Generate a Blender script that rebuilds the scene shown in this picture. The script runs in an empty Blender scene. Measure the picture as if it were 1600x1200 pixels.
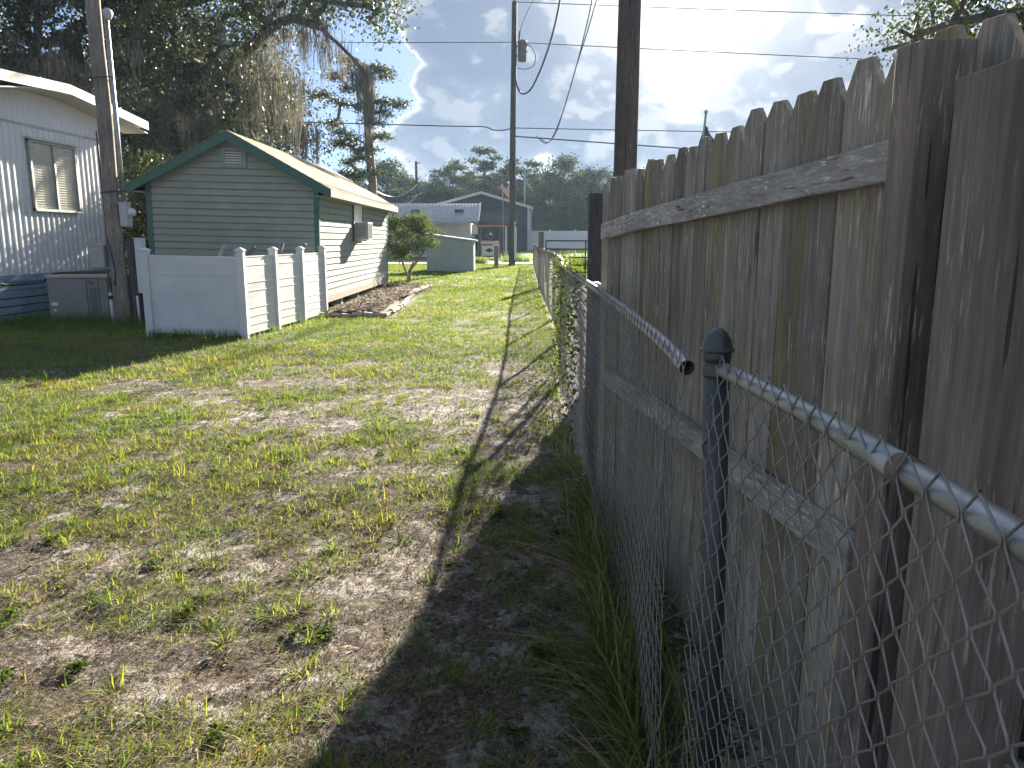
import bpy, math, random
import numpy as np
from mathutils import Vector, Matrix

C = bpy.context.scene.collection
R = random.Random(7)
NR = np.random.default_rng(11)
rad = math.radians

# ------------------------------------------------------------------ camera
F_PX, PITCH, EYE = 1202.0, math.atan(226 / 1202.0), 1.5
cam_d = bpy.data.cameras.new('camera')
cam = bpy.data.objects.new('camera', cam_d)
C.objects.link(cam)
cam.location = (0, 0, EYE)
cam.rotation_euler = (math.pi / 2 - PITCH, 0, 0)
cam_d.sensor_width = 36.0
cam_d.lens = 36.0 * F_PX / 1600.0
cam_d.clip_start = 0.05
cam_d.clip_end = 2000
bpy.context.scene.camera = cam

# ------------------------------------------------------------------ sky, sun, exposure
SUN_AZ, SUN_EL = math.atan(0.2347), rad(18.5)      # azimuth measured from +Y towards +X
SDIR = Vector((math.sin(SUN_AZ) * math.cos(SUN_EL), math.cos(SUN_AZ) * math.cos(SUN_EL), math.sin(SUN_EL)))
SUN_STRENGTH, SKY_STRENGTH, EXPOSURE = 5.0, 0.05, 2.6
vs = bpy.context.scene.view_settings
vs.view_transform = 'Standard'
vs.look = 'None'
vs.gamma = 1.0
vs.use_curve_mapping = False
vs.exposure = EXPOSURE

sun_d = bpy.data.lights.new('sun', 'SUN')
sun_d.energy = SUN_STRENGTH
sun_d.angle = rad(0.55)
sun_d.color = (1.0, 0.90, 0.74)
sun = bpy.data.objects.new('sun', sun_d)
C.objects.link(sun)
sun.rotation_euler = (-SDIR).to_track_quat('-Z', 'Y').to_euler()


class NT:
    """small helper to write node trees"""
    def __init__(self, tree):
        self.t = tree
        self.t.nodes.clear()

    def n(self, kind, **kw):
        nd = self.t.nodes.new(kind)
        for k, v in kw.items():
            if k == 'ins':
                for i, val in v.items():
                    if isinstance(val, bpy.types.NodeSocket):
                        self.t.links.new(val, nd.inputs[i])
                    else:
                        nd.inputs[i].default_value = val
            else:
                setattr(nd, k, v)
        return nd

    def math(self, op, a, b=None, c=None, clamp=False):
        nd = self.n('ShaderNodeMath', operation=op, use_clamp=clamp)
        for i, v in enumerate((a, b, c)):
            if v is None:
                continue
            if isinstance(v, bpy.types.NodeSocket):
                self.t.links.new(v, nd.inputs[i])
            else:
                nd.inputs[i].default_value = v
        return nd.outputs[0]

    def vmath(self, op, a, b=None, scale=None):
        nd = self.n('ShaderNodeVectorMath', operation=op)
        for i, v in enumerate((a, b)):
            if v is None:
                continue
            if isinstance(v, bpy.types.NodeSocket):
                self.t.links.new(v, nd.inputs[i])
            else:
                nd.inputs[i].default_value = v
        if scale is not None:
            if isinstance(scale, bpy.types.NodeSocket):
                self.t.links.new(scale, nd.inputs['Scale'])
            else:
                nd.inputs['Scale'].default_value = scale
        return nd.outputs['Value'] if op in ('DOT_PRODUCT', 'LENGTH') else nd.outputs[0]

    def noise(self, vec, scale, detail=4, rough=0.55, dist=0.0):
        nd = self.n('ShaderNodeTexNoise')
        if vec is not None:
            self.t.links.new(vec, nd.inputs['Vector'])
        nd.inputs['Scale'].default_value = scale
        nd.inputs['Detail'].default_value = detail
        nd.inputs['Roughness'].default_value = rough
        nd.inputs['Distortion'].default_value = dist
        return nd.outputs['Fac']

    def ramp(self, fac, stops, interp='LINEAR'):
        nd = self.n('ShaderNodeValToRGB')
        self.t.links.new(fac, nd.inputs[0])
        cr = nd.color_ramp
        cr.interpolation = interp
        while len(cr.elements) < len(stops):
            cr.elements.new(0.5)
        for e, (p, col) in zip(cr.elements, stops):
            e.position = p
            if isinstance(col, (int, float)):
                col = (col, col, col)
            e.color = (*col, 1)
        return nd.outputs[0]

    def mix(self, fac, a, b, mode='MIX'):
        nd = self.n('ShaderNodeMix', data_type='RGBA', blend_type=mode)
        for i, v in ((0, fac), (6, a), (7, b)):
            if isinstance(v, bpy.types.NodeSocket):
                self.t.links.new(v, nd.inputs[i])
            elif i == 0:
                nd.inputs[0].default_value = v
            else:
                nd.inputs[i].default_value = (*v, 1) if len(v) == 3 else v
        return nd.outputs[2]

    def sstep(self, x, lo, hi):
        nd = self.n('ShaderNodeMapRange', interpolation_type='SMOOTHSTEP')
        self.t.links.new(x, nd.inputs[0])
        nd.inputs[1].default_value = lo
        nd.inputs[2].default_value = hi
        return nd.outputs[0]


world = bpy.data.worlds.new('World')
bpy.context.scene.world = world
world.use_nodes = True
W = NT(world.node_tree)
sky = W.n('ShaderNodeTexSky', sky_type='NISHITA', sun_disc=False)
sky.sun_elevation = SUN_EL
sky.sun_rotation = SUN_AZ
sky.air_density = 0.4
sky.dust_density = 0.05
sky.ozone_density = 3.0
D = W.vmath('NORMALIZE', W.n('ShaderNodeTexCoord').outputs['Generated'])
sep = W.n('ShaderNodeSeparateXYZ', ins={0: D})
zup = W.math('MAXIMUM', sep.outputs[2], 0.0)
sd = W.vmath('DOT_PRODUCT', D, tuple(SDIR))


def cloud_field(vec):
    """billowing cloud density along a direction"""
    s = W.vmath('MULTIPLY', vec, (1.0, 1.0, 1.55))
    big = W.noise(s, 2.9, 2, 0.5)
    mid = W.noise(s, 7.5, 8, 0.54, 0.1)
    warp = W.vmath('ADD', s, W.vmath('SCALE', W.n('ShaderNodeTexNoise', ins={'Vector': s, 'Scale': 11.0, 'Detail': 3.0}).outputs['Color'], scale=0.07))
    p1 = W.n('ShaderNodeTexVoronoi', ins={'Vector': warp, 'Scale': 15.0}).outputs['Distance']
    p2 = W.n('ShaderNodeTexVoronoi', ins={'Vector': warp, 'Scale': 37.0}).outputs['Distance']
    puff = W.math('ADD', W.math('MULTIPLY', W.math('SUBTRACT', 0.45, p1), 0.115), W.math('MULTIPLY', W.math('SUBTRACT', 0.45, p2), 0.055))
    return W.math('ADD', W.math('ADD', W.math('MULTIPLY', big, 0.48), W.math('MULTIPLY', mid, 0.62)), puff)


OFF = W.vmath('ADD', D, (3.1, 1.7, 0.4))
# where the cloud banks stand (azimuth and elevation in degrees, size in degrees, strength)
BANKS = [(-0.3, 9.5, 10.5, 0.115), (9.0, 7.5, 7.5, 0.10), (-5.6, 14.6, 3.0, 0.09), (21.0, 11.0, 10.5, 0.15), (33.0, 6.0, 9.0, 0.06), (-5.0, 3.5, 5.0, 0.05), (2.0, 17.5, 3.0, 0.07), (10.5, 13.0, 3.0, 0.06),
         (-11.5, 12.5, 6.5, -0.15), (-20.0, 14.0, 9.0, -0.08), (-2.0, 20.0, 5.0, -0.12), (12.5, 16.0, 4.5, -0.10), (13.0, 9.5, 2.6, -0.10), (4.6, 11.5, 2.6, -0.08), (5.5, 16.5, 3.5, -0.06), (3.0, 5.0, 2.0, -0.06), (28.5, 13.0, 3.0, -0.08)]
bias = None
for az_, el_, sz_, am_ in BANKS:
    az_, el_ = rad(az_), rad(el_)
    dv = (math.sin(az_) * math.cos(el_), math.cos(az_) * math.cos(el_), math.sin(el_))
    dt = W.vmath('DOT_PRODUCT', D, dv)
    bl = W.math('MULTIPLY', W.sstep(dt, math.cos(rad(sz_)), 1.0), am_)
    bias = bl if bias is None else W.math('ADD', bias, bl)
den = W.math('ADD', cloud_field(OFF), bias)
to_sun = W.vmath('NORMALIZE', W.vmath('SUBTRACT', tuple(SDIR), D))
den2 = W.math('ADD', cloud_field(W.vmath('ADD', OFF, W.vmath('SCALE', to_sun, scale=0.03))), bias)
mask = W.sstep(den, 0.550, 0.572)
thick = W.sstep(den, 0.566, 0.628)
rim = W.sstep(W.math('SUBTRACT', den, den2), 0.0, 0.06)
near = W.math('POWER', W.math('MAXIMUM', sd, 0.0), 15.0)
glow = W.math('POWER', W.math('MAXIMUM', sd, 0.0), 120.0)
thin_edge = W.math('MULTIPLY', W.math('SUBTRACT', 1.0, thick), W.math('ADD', W.math('MULTIPLY', near, 0.75), 0.15))
lit = W.math('ADD', W.math('MULTIPLY', rim, W.math('ADD', W.math('MULTIPLY', near, 0.16), 0.08)), thin_edge, clamp=True)
base_c = W.mix(near, (0.060, 0.074, 0.098), (0.062, 0.078, 0.104))
base_c = W.mix(W.math('MULTIPLY', W.sstep(den, 0.60, 0.72), 0.6), base_c, (0.034, 0.047, 0.073))
cloud_c = W.mix(lit, base_c, (0.30, 0.29, 0.272))
cloud_c = W.mix(W.math('MULTIPLY', glow, 0.6), cloud_c, (0.36, 0.355, 0.34))
air = W.math('EXPONENT', W.math('MULTIPLY', zup, -11.0))
bg_clear = W.n('ShaderNodeBackground', ins={0: sky.outputs[0], 1: SKY_STRENGTH})
aureole = W.math('POWER', W.math('MAXIMUM', sd, 0.0), 45.0)
veil_c = W.mix(aureole, W.mix(near, (0.068, 0.084, 0.110), (0.108, 0.118, 0.134)), (0.36, 0.35, 0.32))
bg_haze = W.n('ShaderNodeBackground', ins={0: veil_c, 1: 1.0})
bg_sky = W.n('ShaderNodeMixShader', ins={0: W.math('ADD', W.math('MULTIPLY', air, 0.45), W.math('ADD', 0.54, W.math('MULTIPLY', aureole, 0.3)), clamp=True)})
W.t.links.new(bg_clear.outputs[0], bg_sky.inputs[1])
W.t.links.new(bg_haze.outputs[0], bg_sky.inputs[2])
bg_cl = W.n('ShaderNodeBackground', ins={0: cloud_c, 1: 1.0})
mx = W.n('ShaderNodeMixShader', ins={0: W.math('MULTIPLY', mask, 0.96)})
W.t.links.new(bg_sky.outputs[0], mx.inputs[1])
W.t.links.new(bg_cl.outputs[0], mx.inputs[2])
W.t.links.new(mx.outputs[0], W.n('ShaderNodeOutputWorld').inputs[0])

# ------------------------------------------------------------------ places: picture measurements turned into metres
cP, sP = math.cos(PITCH), math.sin(PITCH)


def ray(u, v):
    x, y = (u - 800) / F_PX, (v - 600) / F_PX
    return (x, cP - y * sP, -sP - y * cP)


def at(u, v, Y):
    r = ray(u, v)
    t = Y / r[1]
    return Vector((r[0] * t, Y, EYE + r[2] * t))


def on(u, v, z=0.0):
    r = ray(u, v)
    t = (z - EYE) / r[2]
    return Vector((r[0] * t, r[1] * t, z))


def on_wall(u, v, x0, k):
    """meets the upright plane x = x0 + k*y"""
    r = ray(u, v)
    t = x0 / (r[0] - k * r[1])
    return Vector((r[0] * t, r[1] * t, EYE + r[2] * t))


# value noise for terrain and scatter
_perm = NR.random((256, 256))


def vnoise(x, y, s):
    x = np.asarray(x) * s
    y = np.asarray(y) * s
    xi, yi = np.floor(x).astype(int), np.floor(y).astype(int)
    fx, fy = x - xi, y - yi
    fx, fy = fx * fx * (3 - 2 * fx), fy * fy * (3 - 2 * fy)
    g = lambda a, b: _perm[a % 256, b % 256]
    return (g(xi, yi) * (1 - fx) + g(xi + 1, yi) * fx) * (1 - fy) + (g(xi, yi + 1) * (1 - fx) + g(xi + 1, yi + 1) * fx) * fy


def fbm(x, y, s, o=4):
    v, a, n = 0, 0.5, 0
    for i in range(o):
        v = v + a * vnoise(np.asarray(x) + 17.3 * i, np.asarray(y) - 9.1 * i, s * 2 ** i)
        n += a
        a *= 0.5
    return v / n


def gz(x, y):
    x = np.asarray(x, float)
    y = np.asarray(y, float)
    t = np.clip((y - 50) / 24, 0, 1)
    up = 0.5 * t * t * (3 - 2 * t)
    near = np.clip(1 - y / 40, 0, 1)
    nr2 = np.clip(1 - y / 12, 0, 1)
    return up + near * (0.05 * (fbm(x, y, 1.1, 3) - 0.5) + 0.025 * (fbm(x, y, 6, 2) - 0.5)) + nr2 * 0.028 * (fbm(x + 3, y + 5, 13, 2) - 0.5) - 0.005


# ------------------------------------------------------------------ object helpers
LOC = {}


def props(o, label=None, cat=None, group=None, kind=None):
    if label:
        o['label'] = label
    if cat:
        o['category'] = cat
    if group:
        o['group'] = group
    if kind:
        o['kind'] = kind
    return o


def thing(name, label, cat, loc=(0, 0, 0), group=None, rot=(0, 0, 0)):
    o = bpy.data.objects.new(name, None)
    C.objects.link(o)
    o.location = loc
    o.rotation_euler = rot
    o.empty_display_size = 0.2
    LOC[o.name] = Vector(loc)
    return props(o, label, cat, group)


class MB:
    def __init__(self):
        self.v, self.f = [], []

    def add(self, verts, faces):
        k = len(self.v)
        self.v.extend([tuple(p) for p in verts])
        self.f.extend([tuple(i + k for i in f) for f in faces])
        return self

    def box(self, x0, x1, y0, y1, z0, z1):
        return self.add([(x0, y0, z0), (x1, y0, z0), (x1, y1, z0), (x0, y1, z0), (x0, y0, z1), (x1, y0, z1), (x1, y1, z1), (x0, y1, z1)],
                        [(0, 3, 2, 1), (4, 5, 6, 7), (0, 1, 5, 4), (1, 2, 6, 5), (2, 3, 7, 6), (3, 0, 4, 7)])

    def bar(self, a, b, w, h, up=(0, 0, 1)):
        """square bar from a to b, w across, h along up"""
        a, b = Vector(a), Vector(b)
        d = (b - a).normalized()
        s = d.cross(Vector(up)).normalized()
        t = s.cross(d).normalized()
        s, t = s * w / 2, t * h / 2
        vs_ = [a - s - t, a + s - t, a + s + t, a - s + t, b - s - t, b + s - t, b + s + t, b - s + t]
        return self.add(vs_, [(0, 1, 2, 3), (7, 6, 5, 4), (0, 4, 5, 1), (1, 5, 6, 2), (2, 6, 7, 3), (3, 7, 4, 0)])

    def tube(self, pts, r, n=8, cap=True):
        pts = [Vector(p) for p in pts]
        m = len(pts)
        rs = r if isinstance(r, (list, tuple)) else [r] * m
        vs_, fs = [], []
        ref = None
        for i, p in enumerate(pts):
            d = (pts[min(i + 1, m - 1)] - pts[max(i - 1, 0)])
            d = d.normalized() if d.length > 1e-9 else Vector((0, 0, 1))
            if ref is None:
                ref = Vector((0, 0, 1)) if abs(d.z) < 0.9 else Vector((1, 0, 0))
            s = d.cross(ref)
            if s.length < 1e-6:
                s = d.cross(Vector((0, 1, 0.3)))
            s.normalize()
            t = d.cross(s)
            ref = t.cross(d) * 1.0 if False else ref
            for k in range(n):
                a = 2 * math.pi * k / n
                vs_.append(p + (s * math.cos(a) + t * math.sin(a)) * rs[i])
        for i in range(m - 1):
            for k in range(n):
                q = (k + 1) % n
                fs.append((i * n + k, i * n + q, (i + 1) * n + q, (i + 1) * n + k))
        if cap:
            fs.append(tuple(range(n - 1, -1, -1)))
            fs.append(tuple(range((m - 1) * n, m * n)))
        return self.add(vs_, fs)

    def lathe(self, prof, c=(0, 0, 0), n=20):
        vs_, fs = [], []
        for (r, z) in prof:
            for k in range(n):
                a = 2 * math.pi * k / n
                vs_.append((c[0] + r * math.cos(a), c[1] + r * math.sin(a), c[2] + z))
        for i in range(len(prof) - 1):
            for k in range(n):
                q = (k + 1) % n
                fs.append((i * n + k, i * n + q, (i + 1) * n + q, (i + 1) * n + k))
        fs.append(tuple(range(n - 1, -1, -1)))
        fs.append(tuple(range((len(prof) - 1) * n, len(prof) * n)))
        return self.add(vs_, fs)

    def prism(self, outline, ext):
        """outline: list of 3D points (a planar polygon), swept along ext"""
        n = len(outline)
        e = Vector(ext)
        a = [Vector(p) for p in outline]
        return self.add(a + [p + e for p in a],
                        [tuple(range(n - 1, -1, -1)), tuple(range(n, 2 * n))] + [(i, (i + 1) % n, n + (i + 1) % n, n + i) for i in range(n)])

    def mesh(self, name, mat, off=(0, 0, 0), smooth=False):
        me = bpy.data.meshes.new(name)
        o = Vector(off)
        me.from_pydata([(p[0] - o.x, p[1] - o.y, p[2] - o.z) for p in self.v], [], self.f)
        if mat:
            me.materials.append(mat)
        if smooth:
            me.polygons.foreach_set('use_smooth', [True] * len(me.polygons))
        me.update()
        return me

    def part(self, name, mat, parent, smooth=False, bevel=0, local=False, label=None, kind=None):
        """a part; its vertices are given in world metres (or in the thing's own axes when local)"""
        off = Vector((0, 0, 0)) if local else LOC[parent.name]
        o = bpy.data.objects.new(name, self.mesh(name, mat, off, smooth))
        C.objects.link(o)
        o.parent = parent
        LOC[o.name] = off
        finish(o, bevel)
        return props(o, label, kind=kind)

    def solo(self, name, mat, loc=(0, 0, 0), label=None, cat=None, group=None, kind=None, smooth=False, bevel=0):
        o = bpy.data.objects.new(name, self.mesh(name, mat, loc, smooth))
        C.objects.link(o)
        o.location = loc
        LOC[o.name] = Vector(loc)
        finish(o, bevel)
        return props(o, label, cat, group, kind)


def finish(o, bevel):
    fix = o.data
    if bevel:
        m = o.modifiers.new('bevel', 'BEVEL')
        m.width = bevel
        m.segments = 2
        m.limit_method = 'ANGLE'
        m.angle_limit = rad(40)


def share(mesh, name, parent, loc, rot=(0, 0, 0), scale=(1, 1, 1)):
    o = bpy.data.objects.new(name, mesh)
    C.objects.link(o)
    o.parent = parent
    o.location = loc
    o.rotation_euler = rot
    o.scale = scale
    return o


def np_mesh(name, verts, faces, mat, tint=None):
    """verts (n,3), faces (m,k) arrays -> mesh, with an optional per-vertex tint"""
    me = bpy.data.meshes.new(name)
    n, m, k = len(verts), len(faces), faces.shape[1]
    me.vertices.add(n)
    me.vertices.foreach_set('co', np.asarray(verts, np.float32).ravel())
    me.loops.add(m * k)
    me.loops.foreach_set('vertex_index', np.asarray(faces, np.int32).ravel())
    me.polygons.add(m)
    me.polygons.foreach_set('loop_start', np.arange(0, m * k, k, dtype=np.int32))
    if tint is not None:
        a = me.attributes.new('tint', 'FLOAT', 'POINT')
        a.data.foreach_set('value', np.asarray(tint, np.float32))
    me.materials.append(mat)
    me.update(calc_edges=True)
    me.validate()
    return me


def link(name, me, parent=None, loc=(0, 0, 0)):
    o = bpy.data.objects.new(name, me)
    C.objects.link(o)
    o.parent = parent
    o.location = loc
    LOC[o.name] = Vector(loc)
    return o


# ------------------------------------------------------------------ materials
def material(name):
    m = bpy.data.materials.new(name)
    m.use_nodes = True
    t = NT(m.node_tree)
    b = t.n('ShaderNodeBsdfPrincipled')
    o = t.n('ShaderNodeOutputMaterial')
    t.t.links.new(b.outputs[0], o.inputs[0])
    return m, t, b


def plain(name, col, rough=0.6, metal=0.0, var=0.12, scale=3.0, bump=0.0, bscale=60, spec=0.5):
    m, t, b = material(name)
    co = t.n('ShaderNodeTexCoord').outputs['Object']
    f = t.noise(co, scale, 6, 0.6)
    lo = tuple(c * (1 - var) for c in col)
    hi = tuple(min(1, c * (1 + var)) for c in col)
    t.t.links.new(t.ramp(f, [(0.3, lo), (0.7, hi)]), b.inputs['Base Color'])
    b.inputs['Roughness'].default_value = rough
    b.inputs['Metallic'].default_value = metal
    b.inputs['Specular IOR Level'].default_value = spec
    if bump:
        bp = t.n('ShaderNodeBump', ins={'Strength': bump, 'Distance': 0.01})
        t.t.links.new(t.noise(co, bscale, 4, 0.6), bp.inputs['Height'])
        t.t.links.new(bp.outputs[0], b.inputs['Normal'])
    return m


def wood(name, dark, light, green=0.0, streak=26, axis='Z', rough=0.85, bump=0.5, knots=True):
    """weathered boards: grain runs along the axis, each object gets its own shift"""
    m, t, b = material(name)
    tc = t.n('ShaderNodeTexCoord').outputs['Object']
    rnd = t.n('ShaderNodeObjectInfo').outputs['Random']
    sh = t.vmath('ADD', tc, t.vmath('SCALE', (13.7, 29.3, 7.9), scale=rnd))
    sc = {'Z': (1, 1, 0.085), 'Y': (1, 0.085, 1), 'X': (0.085, 1, 1)}[axis]
    sc2 = {'Z': (1, 1, 0.035), 'Y': (1, 0.035, 1), 'X': (0.035, 1, 1)}[axis]
    sc3 = {'Z': (1, 1, 0.3), 'Y': (1, 0.3, 1), 'X': (0.3, 1, 1)}[axis]
    g1 = t.noise(t.vmath('MULTIPLY', sh, sc), streak, 8, 0.65, 0.6)
    g2 = t.noise(t.vmath('MULTIPLY', sh, sc2), streak * 5, 3, 0.6)
    blot = t.noise(sh, 2.2, 4, 0.6)
    f = t.math('ADD', t.math('MULTIPLY', g1, 0.65), t.math('MULTIPLY', g2, 0.35))
    mid = tuple((a + c) / 2 for a, c in zip(dark, light))
    col = t.ramp(f, [(0.32, dark), (0.5, mid), (0.66, light)])
    col = t.mix(t.math('MULTIPLY', t.sstep(blot, 0.42, 0.7), 0.55), col, tuple(c * 0.5 for c in mid))
    # pale flaked fibres
    fl = t.sstep(t.noise(t.vmath('MULTIPLY', sh, sc), streak * 4.6, 3, 0.6), 0.57, 0.66)
    fl = t.math('MULTIPLY', fl, t.sstep(t.noise(sh, 3.1, 3, 0.6), 0.38, 0.60))
    col = t.mix(t.math('MULTIPLY', fl, 0.75), col, tuple(min(1, c * 1.7) for c in light))
    if green:
        gm = t.sstep(t.noise(t.vmath('MULTIPLY', sh, sc3), 7, 5, 0.6), 0.40, 0.62)
        col = t.mix(t.math('MULTIPLY', gm, green), col, (0.17, 0.155, 0.045))
    crk = t.sstep(t.noise(t.vmath('MULTIPLY', sh, sc2), streak * 2.3, 2, 0.5), 0.66, 0.70)
    col = t.mix(t.math('MULTIPLY', crk, 0.75), col, tuple(c * 0.3 for c in dark))
    tone = t.math('ADD', 0.85, t.math('MULTIPLY', rnd, 0.5))
    col = t.mix(1.0, col, t.n('ShaderNodeCombineColor', ins={0: tone, 1: tone, 2: tone}).outputs[0], 'MULTIPLY')
    if knots:
        vo = t.n('ShaderNodeTexVoronoi', ins={'Scale': 4.2})
        t.t.links.new(t.vmath('MULTIPLY', sh, sc3), vo.inputs['Vector'])
        kn = t.math('SUBTRACT', 1.0, t.sstep(vo.outputs['Distance'], 0.03, 0.085))
        col = t.mix(t.math('MULTIPLY', kn, 0.7), col, tuple(c * 0.45 for c in dark))
    t.t.links.new(col, b.inputs['Base Color'])
    b.inputs['Roughness'].default_value = rough
    b.inputs['Specular IOR Level'].default_value = 0.25
    bp = t.n('ShaderNodeBump', ins={'Strength': bump, 'Distance': 0.004})
    t.t.links.new(f, bp.inputs['Height'])
    t.t.links.new(bp.outputs[0], b.inputs['Normal'])
    return m


def leafy(name, stops, trans=0.45, rough=0.5, attr=True, gloss=0.25, spread=0.6, push=(1.25, 1.2, 0.55)):
    """thin leaves: colour by each leaf's own tint, light passes through"""
    m, t, b = material(name)
    if attr:
        a = t.n('ShaderNodeAttribute', attribute_name='tint').outputs['Fac']
    else:
        a = t.noise(t.n('ShaderNodeTexCoord').outputs['Object'], 0.9, 4, spread)
    col = t.ramp(a, stops)
    t.t.links.new(col, b.inputs['Base Color'])
    b.inputs['Roughness'].default_value = rough
    b.inputs['Specular IOR Level'].default_value = gloss
    tr = t.n('ShaderNodeBsdfTranslucent')
    t.t.links.new(t.mix(1.0, col, push, 'MULTIPLY'), tr.inputs[0])
    mxs = t.n('ShaderNodeMixShader', ins={0: trans})
    t.t.links.new(b.outputs[0], mxs.inputs[1])
    t.t.links.new(tr.outputs[0], mxs.inputs[2])
    for n in t.t.nodes:
        if n.type == 'OUTPUT_MATERIAL':
            t.t.links.new(mxs.outputs[0], n.inputs[0])
    return m


M = {}
M['picket'] = wood('weathered_picket', (0.085, 0.075, 0.063), (0.35, 0.325, 0.285), green=0.22)
M['picket_green'] = wood('mossy_picket', (0.085, 0.076, 0.058), (0.32, 0.295, 0.235), green=0.5)
M['rail_wood'] = wood('weathered_rail', (0.10, 0.094, 0.087), (0.38, 0.36, 0.33), axis='Y', streak=30)
M['post_wood'] = wood('brown_post', (0.08, 0.066, 0.056), (0.235, 0.195, 0.165), streak=27)
M['post_dark'] = wood('dark_timber', (0.035, 0.034, 0.036), (0.085, 0.08, 0.078), streak=22)
M['pole_wood'] = wood('pole_wood', (0.085, 0.072, 0.06), (0.23, 0.20, 0.17), streak=18)
M['pole_far'] = wood('treated_pole', (0.04, 0.036, 0.034), (0.105, 0.094, 0.085), streak=14)
M['galv'] = plain('galvanised_steel', (0.33, 0.345, 0.355), 0.45, 0.75, 0.25, 12, 0.1, 90)
M['post_metal'] = plain('dull_post_metal', (0.075, 0.082, 0.084), 0.42, 0.5, 0.3, 9, 0.15, 120)
M['wire'] = plain('chain_link_wire', (0.24, 0.24, 0.235), 0.5, 0.6, 0.25, 20)
M['rust'] = plain('rusty_sleeve', (0.15, 0.115, 0.10), 0.7, 0.4, 0.35, 30)
M['white_metal'] = plain('white_ribbed_metal', (0.62, 0.635, 0.64), 0.42, 0.0, 0.07, 2.5)
M['white_trim'] = plain('white_trim', (0.50, 0.48, 0.43), 0.55, 0.0, 0.10, 4)
M['home_roof'] = plain('home_roof', (0.40, 0.39, 0.36), 0.6, 0, 0.15, 3)
M['vinyl'] = plain('white_vinyl', (0.58, 0.58, 0.57), 0.55, 0.0, 0.07, 3, spec=0.15)
M['vinyl_lip'] = plain('white_vinyl_lip', (0.70, 0.70, 0.68), 0.5, 0.0, 0.03, 3, spec=0.2)
M['bright_vinyl'] = plain('new_white_vinyl', (0.80, 0.80, 0.80), 0.5, 0.0, 0.04, 1, spec=0.15)  # same white vinyl, colour lightened to make up for shade on the far fence
M['skirt'] = plain('blue_skirting', (0.21, 0.31, 0.40), 0.6, 0, 0.2, 5)
M['glass'] = plain('window_glass', (0.05, 0.06, 0.07), 0.06, 0.0, 0.1, 2, spec=0.8)
M['blind'] = plain('blind_slat', (0.76, 0.75, 0.70), 0.5, 0, 0.08, 5)
M['curtain'] = plain('pale_curtain', (0.55, 0.57, 0.52), 0.8, 0, 0.15, 4)
M['alu'] = plain('window_aluminium', (0.32, 0.32, 0.31), 0.45, 0.5, 0.2, 8)
M['ac_grey'] = plain('cabinet_grey', (0.17, 0.175, 0.18), 0.55, 0.0, 0.12, 3)
M['ac_top'] = plain('cabinet_lid', (0.30, 0.29, 0.25), 0.6, 0.0, 0.2, 4)
M['ac_vent'] = plain('cabinet_vent', (0.09, 0.085, 0.09), 0.6, 0.0, 0.2, 6)
M['sticker'] = plain('label_white', (0.60, 0.60, 0.60), 0.5, 0, 0.1, 30)
M['black'] = plain('black_rubber', (0.02, 0.02, 0.022), 0.5, 0, 0.3, 8)
M['box_beige'] = plain('box_beige', (0.33, 0.33, 0.29), 0.5, 0.1, 0.15, 6)
M['box_grey'] = plain('box_grey', (0.40, 0.41, 0.42), 0.45, 0.2, 0.12, 6)
M['pvc'] = plain('pvc_pipe', (0.52, 0.53, 0.53), 0.45, 0, 0.12, 8)
M['siding'] = plain('sage_siding', (0.255, 0.285, 0.245), 0.75, 0, 0.10, 2.2, 0.12, 80, spec=0.08)
M['green_trim'] = plain('dark_green_trim', (0.022, 0.095, 0.07), 0.5, 0, 0.15, 4)
M['shingle'] = plain('pale_shingle', (0.22, 0.195, 0.155), 0.9, 0, 0.25, 9, 0.3, 150, spec=0.05)
M['tan_fascia'] = plain('tan_fascia', (0.33, 0.28, 0.20), 0.8, 0, 0.12, 5, spec=0.1)
M['skirt_board'] = plain('base_board', (0.30, 0.245, 0.20), 0.85, 0, 0.2, 5, spec=0.08)
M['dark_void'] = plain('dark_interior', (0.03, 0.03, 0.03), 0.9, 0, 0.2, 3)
M['block'] = plain('concrete_block', (0.33, 0.32, 0.30), 0.9, 0, 0.2, 9, 0.3, 90)
M['brick'] = plain('pale_brick', (0.40, 0.27, 0.22), 0.85, 0, 0.35, 5, 0.4, 60)
M['mulch'] = plain('mulch', (0.07, 0.045, 0.035), 0.95, 0, 0.45, 30, 0.8, 70)
M['chip'] = plain('bark_chip', (0.12, 0.075, 0.055), 0.9, 0, 0.5, 40)
M['small_shed'] = plain('grey_green_panel', (0.34, 0.37, 0.345), 0.75, 0, 0.12, 1.6)
M['house_white'] = plain('house_white', (0.55, 0.56, 0.57), 0.6, 0, 0.06, 2)
M['metal_roof'] = plain('corrugated_roof', (0.30, 0.31, 0.33), 0.45, 0.5, 0.18, 1.2)
M['dark_siding'] = plain('slate_siding', (0.032, 0.037, 0.052), 0.8, 0, 0.12, 1, spec=0.05)
M['dark_roof'] = plain('dark_shingle', (0.022, 0.024, 0.030), 0.95, 0, 0.2, 3, spec=0.0)
M['orange'] = plain('orange_red_paint', (0.42, 0.12, 0.07), 0.6, 0, 0.15, 4)
M['panel_white'] = plain('sign_white', (0.70, 0.70, 0.68), 0.55, 0, 0.05, 4)
M['black_paint'] = plain('black_paint', (0.02, 0.02, 0.024), 0.4, 0, 0.2, 4)
M['wreath'] = plain('wreath_green', (0.03, 0.045, 0.03), 0.9, 0, 0.4, 20)
M['flag_red'] = plain('flag_red', (0.33, 0.03, 0.045), 0.8, 0, 0.08, 6)
M['flag_white'] = plain('flag_white', (0.72, 0.70, 0.70), 0.8, 0, 0.05, 6)
M['flag_blue'] = plain('flag_blue', (0.03, 0.04, 0.13), 0.8, 0, 0.1, 6)
M['cable'] = plain('cable_black', (0.025, 0.026, 0.03), 0.55, 0, 0.2, 3)
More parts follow.
